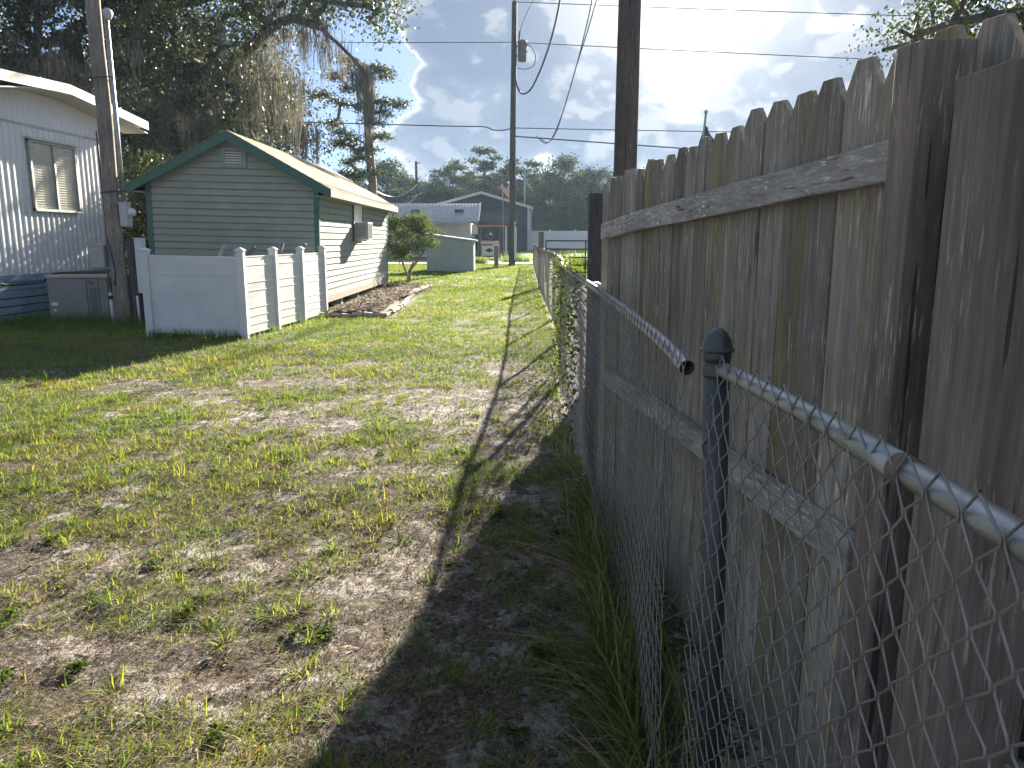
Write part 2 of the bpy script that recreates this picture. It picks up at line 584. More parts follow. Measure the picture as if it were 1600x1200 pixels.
M['cable_pale'] = plain('cable_pale', (0.45, 0.45, 0.43), 0.5, 0.2, 0.2, 3)
M['transformer'] = plain('transformer_grey', (0.13, 0.14, 0.155), 0.5, 0.1, 0.1, 3)
M['porcelain'] = plain('porcelain', (0.10, 0.08, 0.07), 0.3, 0, 0.1, 3)
M['tarp'] = plain('blue_tarp', (0.20, 0.32, 0.46), 0.5, 0, 0.5, 2.2)
M['bark'] = wood('bark', (0.035, 0.03, 0.027), (0.13, 0.115, 0.10), streak=9, bump=1.0, knots=False)
M['bark_pale'] = wood('pale_bark', (0.12, 0.10, 0.085), (0.32, 0.28, 0.24), streak=9, bump=1.0, knots=False)
M['oak_leaf'] = leafy('oak_leaf', [(0, (0.018, 0.030, 0.013)), (0.6, (0.040, 0.058, 0.022)), (1, (0.085, 0.10, 0.035))], 0.34)
M['tree_leaf'] = leafy('woodland_leaf', [(0, (0.012, 0.026, 0.013)), (0.6, (0.030, 0.052, 0.022)), (1, (0.075, 0.10, 0.034))], 0.28, 0.65, gloss=0.1)
M['shrub_leaf'] = leafy('shrub_leaf', [(0, (0.03, 0.055, 0.018)), (0.6, (0.065, 0.10, 0.028)), (1, (0.12, 0.13, 0.045))], 0.42, 0.7, gloss=0.06)
M['moss'] = leafy('spanish_moss', [(0, (0.075, 0.072, 0.066)), (0.6, (0.16, 0.15, 0.13)), (1, (0.25, 0.23, 0.195))], 0.32, 0.85, push=(1.0, 0.95, 0.82))
M['grass'] = leafy('grass_blade', [(0, (0.055, 0.12, 0.026)), (0.4, (0.13, 0.20, 0.036)), (0.7, (0.23, 0.26, 0.055)), (0.87, (0.28, 0.24, 0.09)), (1, (0.31, 0.23, 0.13))], 0.54, 0.65, gloss=0.08)
M['straw'] = leafy('dead_grass', [(0, (0.075, 0.055, 0.042)), (0.5, (0.17, 0.125, 0.095)), (0.85, (0.32, 0.26, 0.20)), (1, (0.27, 0.13, 0.07))], 0.25, 0.8, gloss=0.08)
M['tall'] = leafy('tall_grass', [(0, (0.055, 0.12, 0.035)), (0.5, (0.12, 0.175, 0.055)), (0.72, (0.30, 0.28, 0.11)), (1, (0.38, 0.32, 0.21))], 0.4, 0.5)

# ground: pale sand showing through thatch and thin turf
gm, t, b = material('sandy_ground')
gp = t.n('ShaderNodeNewGeometry').outputs['Position']
n1 = t.noise(gp, 0.55, 5, 0.6)
n2 = t.noise(gp, 3.6, 8, 0.68, 0.3)
n3 = t.noise(gp, 42, 6, 0.72)
n4 = t.noise(gp, 160, 4, 0.7)
sepg = t.n('ShaderNodeSeparateXYZ', ins={0: gp})
fary = t.sstep(sepg.outputs[1], 5.0, 20.0)
thatch = t.ramp(n3, [(0.34, (0.025, 0.022, 0.019)), (0.5, (0.095, 0.082, 0.068)), (0.68, (0.27, 0.24, 0.20))])
sand = t.ramp(n4, [(0.3, (0.16, 0.148, 0.135)), (0.5, (0.34, 0.32, 0.30)), (0.75, (0.50, 0.48, 0.455))])
turf = t.ramp(n3, [(0.3, (0.05, 0.062, 0.02)), (0.6, (0.12, 0.135, 0.04)), (0.8, (0.19, 0.175, 0.08))])
sm = t.math('ADD', t.math('MULTIPLY', n2, 0.62), t.math('MULTIPLY', n1, 0.25))
sm = t.math('ADD', sm, t.math('MULTIPLY', n3, 0.26))
sm = t.math('ADD', sm, t.math('MULTIPLY', t.math('SUBTRACT', t.noise(gp, 13, 5, 0.7), 0.5), 0.55))
smask = t.sstep(t.math('SUBTRACT', sm, t.math('MULTIPLY', fary, 0.16)), 0.56, 0.64)
tmask = t.math('MULTIPLY', t.sstep(t.math('ADD', t.noise(gp, 1.6, 5, 0.6), t.math('MULTIPLY', fary, 0.42)), 0.60, 0.78), 0.9)
col = t.mix(tmask, thatch, turf)
col = t.mix(smask, col, sand)
t.t.links.new(col, b.inputs['Base Color'])
b.inputs['Roughness'].default_value = 0.95
b.inputs['Specular IOR Level'].default_value = 0.15
bp = t.n('ShaderNodeBump', ins={'Strength': 0.9, 'Distance': 0.03})
t.t.links.new(t.math('ADD', t.math('MULTIPLY', n3, 0.7), t.math('MULTIPLY', n4, 0.3)), bp.inputs['Height'])
t.t.links.new(bp.outputs[0], b.inputs['Normal'])
M['ground'] = gm
M['road'] = plain('pale_road', (0.25, 0.23, 0.205), 0.95, 0, 0.15, 1.2, 0.3, 40)

# ------------------------------------------------------------------ ground and road
xs = np.concatenate([-np.geomspace(260, 12, 34), np.linspace(-11.5, -4.1, 70), np.linspace(-4, .7, 190), np.linspace(.8, 3, 20), np.geomspace(3.4, 260, 34)])
ys = np.concatenate([-np.geomspace(60, 1.2, 14), np.linspace(-1, .9, 16), np.linspace(1, 6.5, 230), np.linspace(6.6, 16, 110), np.geomspace(16.4, 260, 70)])
X, Y = np.meshgrid(xs, ys)
Z = gz(X, Y)
nx, ny = len(xs), len(ys)
idx = np.arange(nx * ny).reshape(ny, nx)
fc = np.stack([idx[:-1, :-1], idx[:-1, 1:], idx[1:, 1:], idx[1:, :-1]], -1).reshape(-1, 4)
gmesh = np_mesh('ground', np.stack([X, Y, Z], -1).reshape(-1, 3), fc, M['ground'])
gmesh.polygons.foreach_set('use_smooth', [True] * len(gmesh.polygons))
props(link('ground', gmesh), kind='structure')

rx = np.linspace(-80, 80, 60)
ry = np.linspace(48.2, 54.0, 8)
RX, RY = np.meshgrid(rx, ry)
RY = RY + 0.35 * np.sin(RX * 0.11)
ii = np.arange(60 * 8).reshape(8, 60)
fr = np.stack([ii[:-1, :-1], ii[:-1, 1:], ii[1:, 1:], ii[1:, :-1]], -1).reshape(-1, 4)
props(link('road', np_mesh('road', np.stack([RX, RY, gz(RX, RY) + 0.035], -1).reshape(-1, 3), fr, M['road'])), kind='structure')


# ------------------------------------------------------------------ mobile home on the left
HX0, HK = -9.11 - 0.065 * 13.65, 0.065           # the end wall: x = HX0 + HK*y


def hw(y, out=0.0):
    return HX0 + HK * y + out


home = thing('mobile_home', 'white ribbed-metal mobile home with curved gable roof at the left edge', 'mobile home', (hw(15.5), 15.5, 0))
y0, y1 = 12.9, 17.45
z_bot, z_seam = 0.86, on_wall(157, 220, HX0, HK).z


def ribbed(ya, yb, zlo, zhi, pitch, depth, flat=0.5):
    """ribbed sheet: a real zig-zag profile in plan, zhi may be a function of y"""
    mb = MB()
    pr = []
    y = ya
    while y < yb - 1e-6:
        for f, d in ((0.0, 0), (flat, 0), (flat + 0.12, depth), (0.88, depth)):
            yy = y + f * pitch
            if yy <= yb:
                pr.append((yy, d))
        y += pitch
    pr.append((yb, 0))
    vs_, fs = [], []
    for yy, d in pr:
        zz = zhi(yy) if callable(zhi) else zhi
        vs_ += [(hw(yy, d), yy, zlo), (hw(yy, d), yy, zz)]
    for i in range(len(pr) - 1):
        fs.append((2 * i, 2 * i + 2, 2 * i + 3, 2 * i + 1))
    return mb.add(vs_, fs)


yc = 15.45
RZ = 4.37


def arch(y, zc, zs):
    """curved gable line: zc at the crown, zs lower at the eaves"""
    return zc - zs * min(1.0, abs((y - yc) / 2.6)) ** 1.7


ribbed(y0, y1, z_bot, z_seam - 0.02, 0.16, 0.016).part('wall_panel', M['white_metal'], home)
ribbed(y0, y1, z_seam + 0.02, lambda y: arch(y, 4.21, 0.30), 0.155, 0.006, 0.8).part('gable_panel', M['white_metal'], home)
MB().bar((hw(y0, 0.008), y0, z_seam), (hw(y1, 0.008), y1, z_seam), 0.03, 0.045).part('seam_strip', M['alu'], home)
MB().bar((hw(y1, 0.0), y1 + 0.01, z_bot), (hw(y1, 0.0), y1 + 0.01, 4.02), 0.05, 0.04, up=(0, 1, 0)).part('corner_trim', M['white_trim'], home)
# body behind the sheet
MB().prism([(hw(y0, -0.06), y0, 0.5), (hw(y1, -0.06), y1, 0.5), (hw(y1, -0.06), y1, 3.8), (hw(yc, -0.06), yc, 4.1), (hw(y0, -0.06), y0, 3.8)], (-14, 0.9, 0)).part('wall', M['white_metal'], home)
# roof: arched slab with overhang
def ridge_line(y):
    """roof edge: shallow straight slope to the ridge, steeper one beyond"""
    return RZ - (0.055 * (yc - y) if y < yc else 0.105 * (y - yc))


prof = []
for i in range(15):
    y = yc - 2.75 + 5.5 * i / 14
    prof.append((y, ridge_line(y)))
ov = 0.55
mb = MB()
top = [(hw(y, ov), y, z) for y, z in prof]
bot = [(hw(y, ov), y, z - 0.10) for y, z in reversed(prof)]
mb.prism(top + bot, (-14.5, 0.95, 0))
rf = mb.part('roof', M['home_roof'], home)
for a, bb in ((0, 7), (7, 14)):
    mb = MB()
    for i in range(a, bb):
        p, q = prof[i], prof[i + 1]
        vs_ = []
        for (y, z) in (p, q):
            vs_ += [(hw(y, ov + 0.003), y, z - 0.15), (hw(y, ov + 0.035), y, z - 0.15), (hw(y, ov + 0.035), y, z + 0.03), (hw(y, ov + 0.003), y, z + 0.03)]
        fs = [(0, 1, 5, 4), (1, 2, 6, 5), (2, 3, 7, 6), (3, 0, 4, 7)]
        if i == a:
            fs.append((3, 2, 1, 0))
        if i == bb - 1:
            fs.append((4, 5, 6, 7))
        mb.add(vs_, fs)
    mb.part('fascia', M['white_trim'], home)
# soffit
mb = MB()
so = [(y, arch(y, 4.235, 0.36)) for y, _ in prof]
mb.prism([(hw(y, 0.01), y, z) for y, z in so] + [(hw(y, 0.01), y, z - 0.02) for y, z in reversed(so)], (ov - 0.01, 0, 0))
mb.part('soffit', M['white_trim'], home)
# window
wa, wb = on_wall(38, 215, HX0, HK), on_wall(123, 333, HX0, HK)
wy0, wy1, wz1 = wa.y, wb.y, on_wall(80, 224, HX0, HK).z
wz0 = on_wall(80, 331, HX0, HK).z
wf = MB()
for (ya, yb, za, zb) in ((wy0, wy1, wz1 - 0.045, wz1), (wy0, wy1, wz0, wz0 + 0.045), (wy0, wy0 + 0.05, wz0, wz1), (wy1 - 0.05, wy1, wz0, wz1)):
    ym = (ya + yb) / 2
    wf.add([(hw(y, o), y, z) for o in (0.012, 0.07) for y, z in ((ya, za), (yb, za), (yb, zb), (ya, zb))],
           [(0, 1, 2, 3), (7, 6, 5, 4), (0, 4, 5, 1), (1, 5, 6, 2), (2, 6, 7, 3), (3, 7, 4, 0)])
win = wf.part('window', M['alu'], home)
ymid = (wy0 + wy1) / 2
MB().bar((hw(ymid, 0.045), ymid, wz0), (hw(ymid, 0.045), ymid, wz1), 0.05, 0.05, up=(0, 1, 0)).part('mullion', M['alu'], win)
MB().bar((hw(wy0 - 0.04, 0.06), wy0 - 0.04, wz1 + 0.02), (hw(wy1 + 0.04, 0.06), wy1 + 0.04, wz1 + 0.02), 0.12, 0.04).part('drip_cap', M['white_trim'], win)
for ya, yb in ((wy0 + 0.05, ymid - 0.02), (ymid + 0.02, wy1 - 0.05)):
    mb = MB()
    mb.add([(hw(y, 0.018), y, z) for y, z in ((ya, wz0 + .04), (yb, wz0 + .04), (yb, wz1 - .04), (ya, wz1 - .04))], [(0, 1, 2, 3)])
    mb.part('curtain' if ya > ymid else 'blind_back', M['curtain'], win)
    nsl = 26
    for k in range(nsl):
        zz = wz0 + 0.06 + (wz1 - wz0 - 0.12) * k / (nsl - 1)
        if k == 0:
            sl = MB().add([(hw(ya, 0.022) - hw(15.5), ya - 15.5, 0), (hw(yb, 0.022) - hw(15.5), yb - 15.5, 0), (hw(yb, 0.050) - hw(15.5), yb - 15.5, 0.030), (hw(ya, 0.050) - hw(15.5), ya - 15.5, 0.030)], [(0, 1, 2, 3)]).mesh('slat', M['blind'])
        if ya > ymid and k % 1 == 0 or ya < ymid:
            share(sl, 'slat', win, (0, 0, zz))
# blue skirting boards
for k in range(6):
    zl = 0.03 + k * 0.142
    MB().box(0, 0.02, 0, 1, 0, 0.118)
    mb = MB()
    mb.add([(hw(y, o), y, z) for o in (-0.02, 0.0) for y, z in ((y0, zl), (y1, zl), (y1, zl + 0.118), (y0, zl + 0.118))],
           [(0, 1, 2, 3), (7, 6, 5, 4), (0, 4, 5, 1), (1, 5, 6, 2), (2, 6, 7, 3), (3, 7, 4, 0)])
    mb.part('skirting_board', M['skirt'], home)
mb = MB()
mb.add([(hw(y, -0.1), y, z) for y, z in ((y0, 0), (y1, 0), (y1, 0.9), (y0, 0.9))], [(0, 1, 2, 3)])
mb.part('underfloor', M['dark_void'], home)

# grey package unit against the wall
a0, a1 = on(80, 503), on(180, 501)
ac = thing('air_conditioner', 'big dark grey package air conditioner standing on the grass by the white mobile home', 'air conditioner', ((a0.x + a1.x) / 2, a0.y + .4, 0))
ax0, ax1, ay0, ay1, az = a0.x, a1.x + 0.03, a0.y, a0.y + 0.95, 0.80
MB().box(ax0, ax1, ay0, ay1, 0.05, az).part('cabinet', M['ac_grey'], ac, bevel=0.012)
MB().box(ax0 - .02, ax1 + .02, ay0 - .02, ay1 + .02, az, az + 0.06).part('lid', M['ac_top'], ac, bevel=0.012)
MB().box(ax0 + .02, ax1 - .02, ay0 + .02, ay1, 0.0, 0.05).part('plinth', M['dark_void'], ac)
vx = ax0 + (ax1 - ax0) * 0.70
gr = MB().box(vx, vx + 0.12, ay0 - 0.006, ay0 + 0.01, 0.10, 0.62).part('grille', M['ac_vent'], ac)
bar_m = MB().box(0, 0.12, -0.012, -0.006, 0, 0.012).mesh('grille_bar', M['ac_grey'])
for k in range(16):
    share(bar_m, 'grille_bar', gr, Vector((vx, ay0, 0.12 + k * 0.031)) - LOC[ac.name])
MB().box(vx, vx + 0.10, ay0 - 0.005, ay0 + .01, 0.68, 0.75).part('upper_grille', M['ac_vent'], ac)
MB().box(ax0 + .05, ax0 + .16, ay0 - 0.004, ay0 + .005, 0.30, 0.36).part('label_plate', M['sticker'], ac)
MB().box(ax0 + .07, ax0 + .13, ay0 - 0.004, ay0 + .005, 0.20, 0.23).part('label_plate', M['sticker'], ac)
MB().bar((vx + 0.165, ay0 - 0.004, 0.06), (vx + 0.165, ay0 - 0.004, az), 0.012, 0.008, up=(0, 1, 0)).part('panel_joint', M['ac_vent'], ac)
MB().bar((vx - 0.05, ay0 - 0.004, 0.06), (vx - 0.05, ay0 - 0.004, az), 0.012, 0.008, up=(0, 1, 0)).part('panel_joint', M['ac_vent'], ac)
# hose looping from the home over the lid
h0 = Vector((hw(13.3, 0.03), 13.3, 0.86))
hp = [h0, h0 + Vector((0.06, .25, -.09)), h0 + Vector((0.10, .55, -.16)), Vector((ax0 - .25, ay0 + .25, .72)), Vector((ax0 - .05, ay0 + .18, .84)),
      Vector((ax0 + .1, ay0 + .2, .885)), Vector((ax0 + .4, ay0 + .3, .885)), Vector((ax0 + .72, ay0 + .42, .885)), Vector((ax0 + .85, ay0 + .6, .885))]


def smooth_path(pts, k=6):
    out = []
    n = len(pts)
    for i in range(n - 1):
        p0, p1, p2, p3 = pts[max(i - 1, 0)], pts[i], pts[i + 1], pts[min(i + 2, n - 1)]
        for j in range(k):
            s = j / k
            out.append(0.5 * ((2 * p1) + (p2 - p0) * s + (2 * p0 - 5 * p1 + 4 * p2 - p3) * s * s + (3 * p1 - p0 - 3 * p2 + p3) * s ** 3))
    out.append(pts[-1])
    return out


MB().tube(smooth_path(hp), 0.022, 8).solo('hose', M['black'], h0, 'black hose drooping from the mobile home wall onto the grey air conditioner lid', 'hose', smooth=True)

# ------------------------------------------------------------------ service pole with meter boxes
sp = on(193, 508)
pole = thing('service_pole', 'weathered wooden service pole with conduit standing in front of the mobile home corner', 'utility pole', (sp.x, sp.y, 0))
pts = [Vector((sp.x + 0.012 * math.sin(k * 1.3), sp.y, -0.1 + k * 0.6)) for k in range(15)]
MB().tube(pts, [0.135 - 0.002 * k for k in range(15)], 14).part('pole', M['pole_wood'], pole, smooth=True)
cx, cy = sp.x + 0.19, sp.y + 0.02
cd = MB().tube([(cx, cy, 1.95), (cx, cy, 3.4), (cx - .01, cy, 5.08)], 0.036, 10).part('conduit', M['galv'], pole, smooth=True)
MB().lathe([(0.045, 0), (0.055, 0.02), (0.075, 0.06), (0.085, 0.10), (0.07, 0.15), (0.03, 0.18)], (cx + .02, cy - .01, 5.08), 12).part('weatherhead', M['box_grey'], cd, smooth=True)
for zz in (2.3, 4.15):
    MB().tube([Vector((sp.x + 0.04 + 0.22 * math.cos(a), sp.y + 0.15 * math.sin(a), zz + 0.02 * math.cos(a))) for a in np.linspace(0, 2 * math.pi, 17)], 0.009, 5, False).part('strap', M['black'], pole)
MB().tube([Vector((sp.x - .10, sp.y - .10, 1.55)), Vector((sp.x - .02, sp.y - .145, 1.25)), Vector((sp.x + .02, sp.y - .15, .95)), Vector((sp.x - .01, sp.y - .15, .72)), Vector((sp.x - .1, sp.y - .14, .7)), Vector((sp.x - .14, sp.y - .13, .84))], 0.011, 6).part('cable', M['black'], pole)
MB().tube([Vector((sp.x - .13, sp.y - .05, 3.3)), Vector((sp.x - .128, sp.y - .05, 2.3)), Vector((sp.x - .12, sp.y - .06, 1.4))], 0.012, 6).part('cable', M['black'], pole)


def ebox(label, x0, x1, yy, dep, z0, z1, mat, lid=0.01):
    e = thing('electrical_box', label, 'electrical box', ((x0 + x1) / 2, yy, z0))
    MB().box(x0, x1, yy, yy + dep, z0, z1).part('case', mat, e, bevel=0.008)
    MB().box(x0 + lid, x1 - lid, yy - 0.015, yy - 0.001, z0 + lid, z1 - lid).part('door', mat, e, bevel=0.004)
    MB().box(x0 - 0.008, x1 + 0.008, yy - 0.025, yy + dep, z1 - 0.002, z1 + 0.014).part('rain_lip', mat, e)
    return e


mbx = at(186, 354, sp.y)
m1 = ebox('small grey meter box with round glass meter high on the wooden service pole', sp.x + 0.13, sp.x + 0.27, sp.y - .05, .16, mbx.z, mbx.z + .40, M['box_grey'])
mm = MB().lathe([(0.075, 0), (0.075, 0.05), (0.06, 0.09), (0.03, 0.11)], (0, 0, 0), 14)
mo = mm.part('meter', M['pvc'], m1, smooth=True, local=True)
mo.rotation_euler = (0, rad(90), 0)
mo.location = (0.07, 0.07, 0.24)
m2 = ebox('beige disconnect box hung on the left side of the wooden service pole', sp.x - .40, sp.x - .16, sp.y - .12, .16, at(170, 418, sp.y).z, at(170, 384, sp.y).z, M['box_beige'])
MB().tube([(sp.x - .18, sp.y - .04, .97), (sp.x - .16, sp.y - .04, 0.86), (sp.x - .15, sp.y - .04, 0.58)], 0.022, 8).part('conduit', M['rust'], m2)
MB().tube([(sp.x - .16, sp.y - .03, .58), (sp.x - .15, sp.y - .03, 0.0)], 0.034, 10).part('pipe', M['pvc'], m2, smooth=True)
MB().lathe([(0.05, 0), (0.05, .06), (0.035, .07)], (sp.x - .155, sp.y - .03, 0.46), 10).part('coupling', M['black'], m2)
pst = thing('wooden_post', 'short dark weathered timber post beside the service pole, white narrow box on its side', 'post', (sp.x + .25, sp.y + .08, 0))
for k, (xa, xb) in enumerate(((0.17, 0.24), (0.245, 0.315))):
    MB().box(sp.x + xa, sp.x + xb, sp.y + 0.02 + .01 * k, sp.y + .15, 0.0, 1.50 - .03 * k).part('board', M['post_dark'], pst, bevel=0.006)
m3 = ebox('tall narrow white box on the dark post between service pole and vinyl fence', sp.x + .325, sp.x + .455, sp.y - .02, .16, at(214, 458, sp.y).z, at(214, 373, sp.y).z, M['vinyl'])
for dx in (.27, .40):
    MB().tube([(sp.x + dx, sp.y + .05, 0.52), (sp.x + dx + .01, sp.y + .05, -.02)], 0.03, 10).part('pipe', M['pvc'], m3, smooth=True)

# dark bin in the gap
bn = at(229, 488, 14.6)
bin_ = thing('storage_bin', 'dark bin with grey lid in the gap left of the white vinyl fence', 'bin', (bn.x, 14.6, 0))
mb = MB()
mb.add([(bn.x - .30 * s, 14.6 - .25 * s2, z) for z, k in ((0, .9), (.86, 1)) for s, s2 in ((k, k), (-k, k), (-k, -k), (k, -k))], [(3, 2, 1, 0), (4, 5, 6, 7), (0, 1, 5, 4), (1, 2, 6, 5), (2, 3, 7, 6), (3, 0, 4, 7)])
mb.part('body', M['black_paint'], bin_)
MB().box(bn.x - .33, bn.x + .33, 14.32, 14.88, .86, .95).part('lid', M['ac_top'], bin_, bevel=.015)

# ------------------------------------------------------------------ sage shed
SL = Vector((-3.96, 15.9, 0.19))
shed = thing('shed', 'sage green lap-sided shed with dark green rake trim and gable vent', 'shed', SL, rot=(0, rad(1.4), 0))
SW, SLEN, SH = 3.42, 8.7, 2.43
RISE = 0.84          # gable rise above the wall top
# core, so that no light leaks through the laps
MB().prism([(-SW + .03, .034, 0), (-.034, .034, 0), (-.034, .034, SH), (-SW / 2, .034, SH + RISE - .02), (-SW + .03, .034, SH)], (0, SLEN - .07, 0)).part('wall', M['siding'], shed, local=True)
E_ = 0.133
nb = int((SH + RISE) / E_) + 1


def gable_half(z):
    if z <= SH:
        return SW / 2
    return max(0.0, SW / 2 * (1 - (z - SH) / RISE))


for k in range(nb):
    za = k * E_ + 0.004
    zb = za + E_ - 0.013
    wa_, wb_ = gable_half(max(za, 0)), gable_half(min(zb, SH + RISE))
    if wa_ < 0.08:
        continue
    cxs = -SW / 2
    wa_, wb_ = min(wa_, SW / 2 - .05), min(wb_, SW / 2 - .05)
    fr_, bk = [], []
    ya, yb = -0.016, 0.002
    MBk = MB().add([(cxs - wa_, ya, za), (cxs + wa_, ya, za), (cxs + wb_, yb, zb), (cxs - wb_, yb, zb),
                    (cxs - wa_, .03, za), (cxs + wa_, .03, za), (cxs + wb_, .03, zb), (cxs - wb_, .03, zb)],
                   [(0, 1, 2, 3), (7, 6, 5, 4), (0, 4, 5, 1), (1, 5, 6, 2), (2, 6, 7, 3), (3, 7, 4, 0)])
    MBk.part('siding_board', M['siding'], shed, local=True)
sb = MB().add([(0.016, 0.06, 0), (0.016, SLEN - .06, 0), (-0.002, SLEN - .06, E_ - .010), (-0.002, 0.06, E_ - .010),
               (-.03, 0.06, 0), (-.03, SLEN - .06, 0), (-.03, SLEN - .06, E_ - .010), (-.03, 0.06, E_ - .010)],
              [(0, 1, 2, 3), (7, 6, 5, 4), (0, 4, 5, 1), (1, 5, 6, 2), (2, 6, 7, 3), (3, 7, 4, 0)]).mesh('siding_board', M['siding'])
for k in range(1, 18):
    share(sb, 'siding_board', shed, (0, 0, k * E_ - 0.006))
MB().box(-.02, .02, .05, SLEN - .05, -.02, .128).part('base_board', M['skirt_board'], shed, local=True, label='pale bare base board')
for (xa, xb, ya, yb) in ((-.075, .026, -.026, .06), (-SW - .026, -SW + .075, -.026, .06), (-.05, .026, SLEN - .06, SLEN + .026)):
    MB().box(xa, xb, ya, yb, -.02, SH + .03).part('corner_trim', M['green_trim'], shed, local=True)
# roof
OH, OF = 0.30, 0.24
slope = (RISE + .08) / (SW / 2 + 0.02)
zr = SH + RISE + .10
for s in (1, -1):
    xe = -SW / 2 + s * (SW / 2 + OH)
    ze = zr - slope * (SW / 2 + OH)
    mb = MB()
    mb.prism([(-SW / 2, -OF + .02, zr - .09), (xe, -OF + .02, ze - .09), (xe, -OF + .02, ze), (-SW / 2, -OF + .02, zr)], (0, SLEN + 2 * OF - .04, 0))
    rf = mb.part('roof', M['shingle'], shed, local=True)
    nc = 13
    for k in range(nc):
        a, bq = k / nc, (k + 1) / nc + .02
        xa, xb = -SW / 2 + s * (SW / 2 + OH + .015) * (1 - a) , -SW / 2 + s * (SW / 2 + OH + .015) * max(0, 1 - bq)
        zA, zB = zr - slope * abs(xa + SW / 2) + .016, zr - slope * abs(xb + SW / 2) + .004
        mb = MB().prism([(xa, -OF - .005, zA - .013), (xa, -OF - .005, zA), (xb, -OF - .005, zB), (xb, -OF - .005, zB - .004)][::int(s)], (0, SLEN + 2 * OF + .01, 0))
        mb.part('shingle_course', M['shingle'], rf, local=True)
    # rake trim on the front and the back
    for yy in (-OF, SLEN + OF - .025):
        MB().prism([(-SW / 2, yy, zr - .19), (-SW / 2, yy, zr - .005), (xe, yy, ze - .005), (xe, yy, ze - .185)][::int(-s)], (0, .025, 0)).part('rake_board', M['green_trim'], shed, local=True)
    MB().box(min(xe, xe + s * .02), max(xe, xe + s * .02), -OF + .03, SLEN + OF - .03, ze - .15, ze - .01).part('fascia', M['tan_fascia'] if s > 0 else M['green_trim'], shed, local=True)
    MB().box(min(xe, -SW / 2 + s * SW / 2), max(xe, -SW / 2 + s * SW / 2), -OF + .03, SLEN + OF - .03, ze - .15, ze - .135).part('soffit', M['siding'], shed, local=True)
# gable vent with louvres
vz0, vz1, vc = SH + .26, SH + .26 + .37, -SW / 2 + .06
vent = MB()
for (xa, xb, za, zb) in ((vc - .25, vc + .25, vz1 - .06, vz1), (vc - .25, vc + .25, vz0, vz0 + .06), (vc - .25, vc - .17, vz0 + .06, vz1 - .06), (vc + .17, vc + .25, vz0 + .06, vz1 - .06)):
    vent.box(xa, xb, -.045, -.005, za, zb)
vent = vent.part('vent', M['siding'], shed, local=True)
MB().box(vc - .17, vc + .17, -.016, -.012, vz0 + .06, vz1 - .06).part('vent_back', M['dark_void'], vent, local=True)
lm = MB().prism([(-.17, -.035, 0), (-.17, -.04, .006), (-.17, -.018, .034), (-.17, -.014, .03)], (.34, 0, 0)).mesh('louvre', M['vinyl'])
for k in range(5):
    share(lm, 'louvre', vent, (vc, 0, vz0 + .068 + k * .048))
# side window
wy, ww, wz, wh = 3.35, 1.25, 1.26, 1.0
sw = MB()
for (ya, yb, za, zb) in ((wy, wy + ww, wz + wh - .09, wz + wh), (wy, wy + ww, wz, wz + .06), (wy, wy + .09, wz + .06, wz + wh - .09), (wy + ww - .09, wy + ww, wz + .06, wz + wh - .09)):
    sw.box(.012, .045, ya, yb, za, zb)
sw = sw.part('window', M['green_trim'], shed, local=True)
MB().box(.018, .026, wy + .09, wy + ww - .09, wz + .06, wz + wh - .09).part('pane', M['curtain'], sw, local=True)
MB().box(.028, .04, wy + .09, wy + ww - .09, wz + .47, wz + .51).part('sash_bar', M['vinyl'], sw, local=True)
# skids and blocks
for k in range(5):
    yk = .25 + k * 2.0
    MB().box(-.30, -.06, yk, yk + .2, -.26, -.02).part('foundation_block', M['block'], shed, local=True)
MB().box(-SW + .1, -.35, .3, SLEN - .2, -.2, -.02).part('floor_frame', M['dark_void'], shed, local=True)

# window air conditioner
wl = SL + Vector((.046, wy + .15, wz + .04))
wac = thing('air_conditioner', 'small white window air conditioner sticking out of the sage shed side window', 'air conditioner', wl)
MB().box(wl.x, wl.x + .36, wl.y, wl.y + .62, wl.z, wl.z + .42).part('case', M['box_grey'], wac, bevel=.012)
for (ya, yb) in ((wl.y - .004, wl.y - .001), (wl.y + .621, wl.y + .624)):
    MB().box(wl.x + .03, wl.x + .30, ya, yb, wl.z + .06, wl.z + .36).part('side_grille', M['box_beige'], wac)
fm = MB().box(0, .003, 0, .016, 0, .36).mesh('fin', M['ac_vent'])
for k in range(12):
    share(fm, 'fin', wac, (.36, .05 + k * .044, .03))
MB().bar((wl.x, wl.y + .1, wl.z - .02), (wl.x + .3, wl.y + .1, wl.z - .02), .03, .03).part('bracket', M['vinyl'], wac)

# ------------------------------------------------------------------ white vinyl screen fence
vf = thing('vinyl_fence', 'white vinyl privacy fence of four short panels in front of the sage shed', 'fence', (-4.1, 11.8, 0))
posts = [(-5.66, 12.02), (-4.10, 11.76), (-3.98, 12.98), (-3.86, 14.2), (-3.77, 15.50)]
cap_prof = [(-.068, 0), (-.068, .028)]
for i, (x, y) in enumerate(posts):
    zt = 1.325
    gzv = float(gz(x, y))
    p = MB().box(x - .058, x + .058, y - .058, y + .058, gzv - .05, zt).part('post', M['vinyl'], vf, bevel=.006)
    mb = MB().box(x - .07, x + .07, y - .07, y + .07, zt, zt + .022)
    mb.add([(x - .066, y - .066, zt + .022), (x + .066, y - .066, zt + .022), (x + .066, y + .066, zt + .022), (x - .066, y + .066, zt + .022), (x, y, zt + .06)], [(0, 1, 4), (1, 2, 4), (2, 3, 4), (3, 0, 4)])
    mb.part('post_cap', M['vinyl'], p)
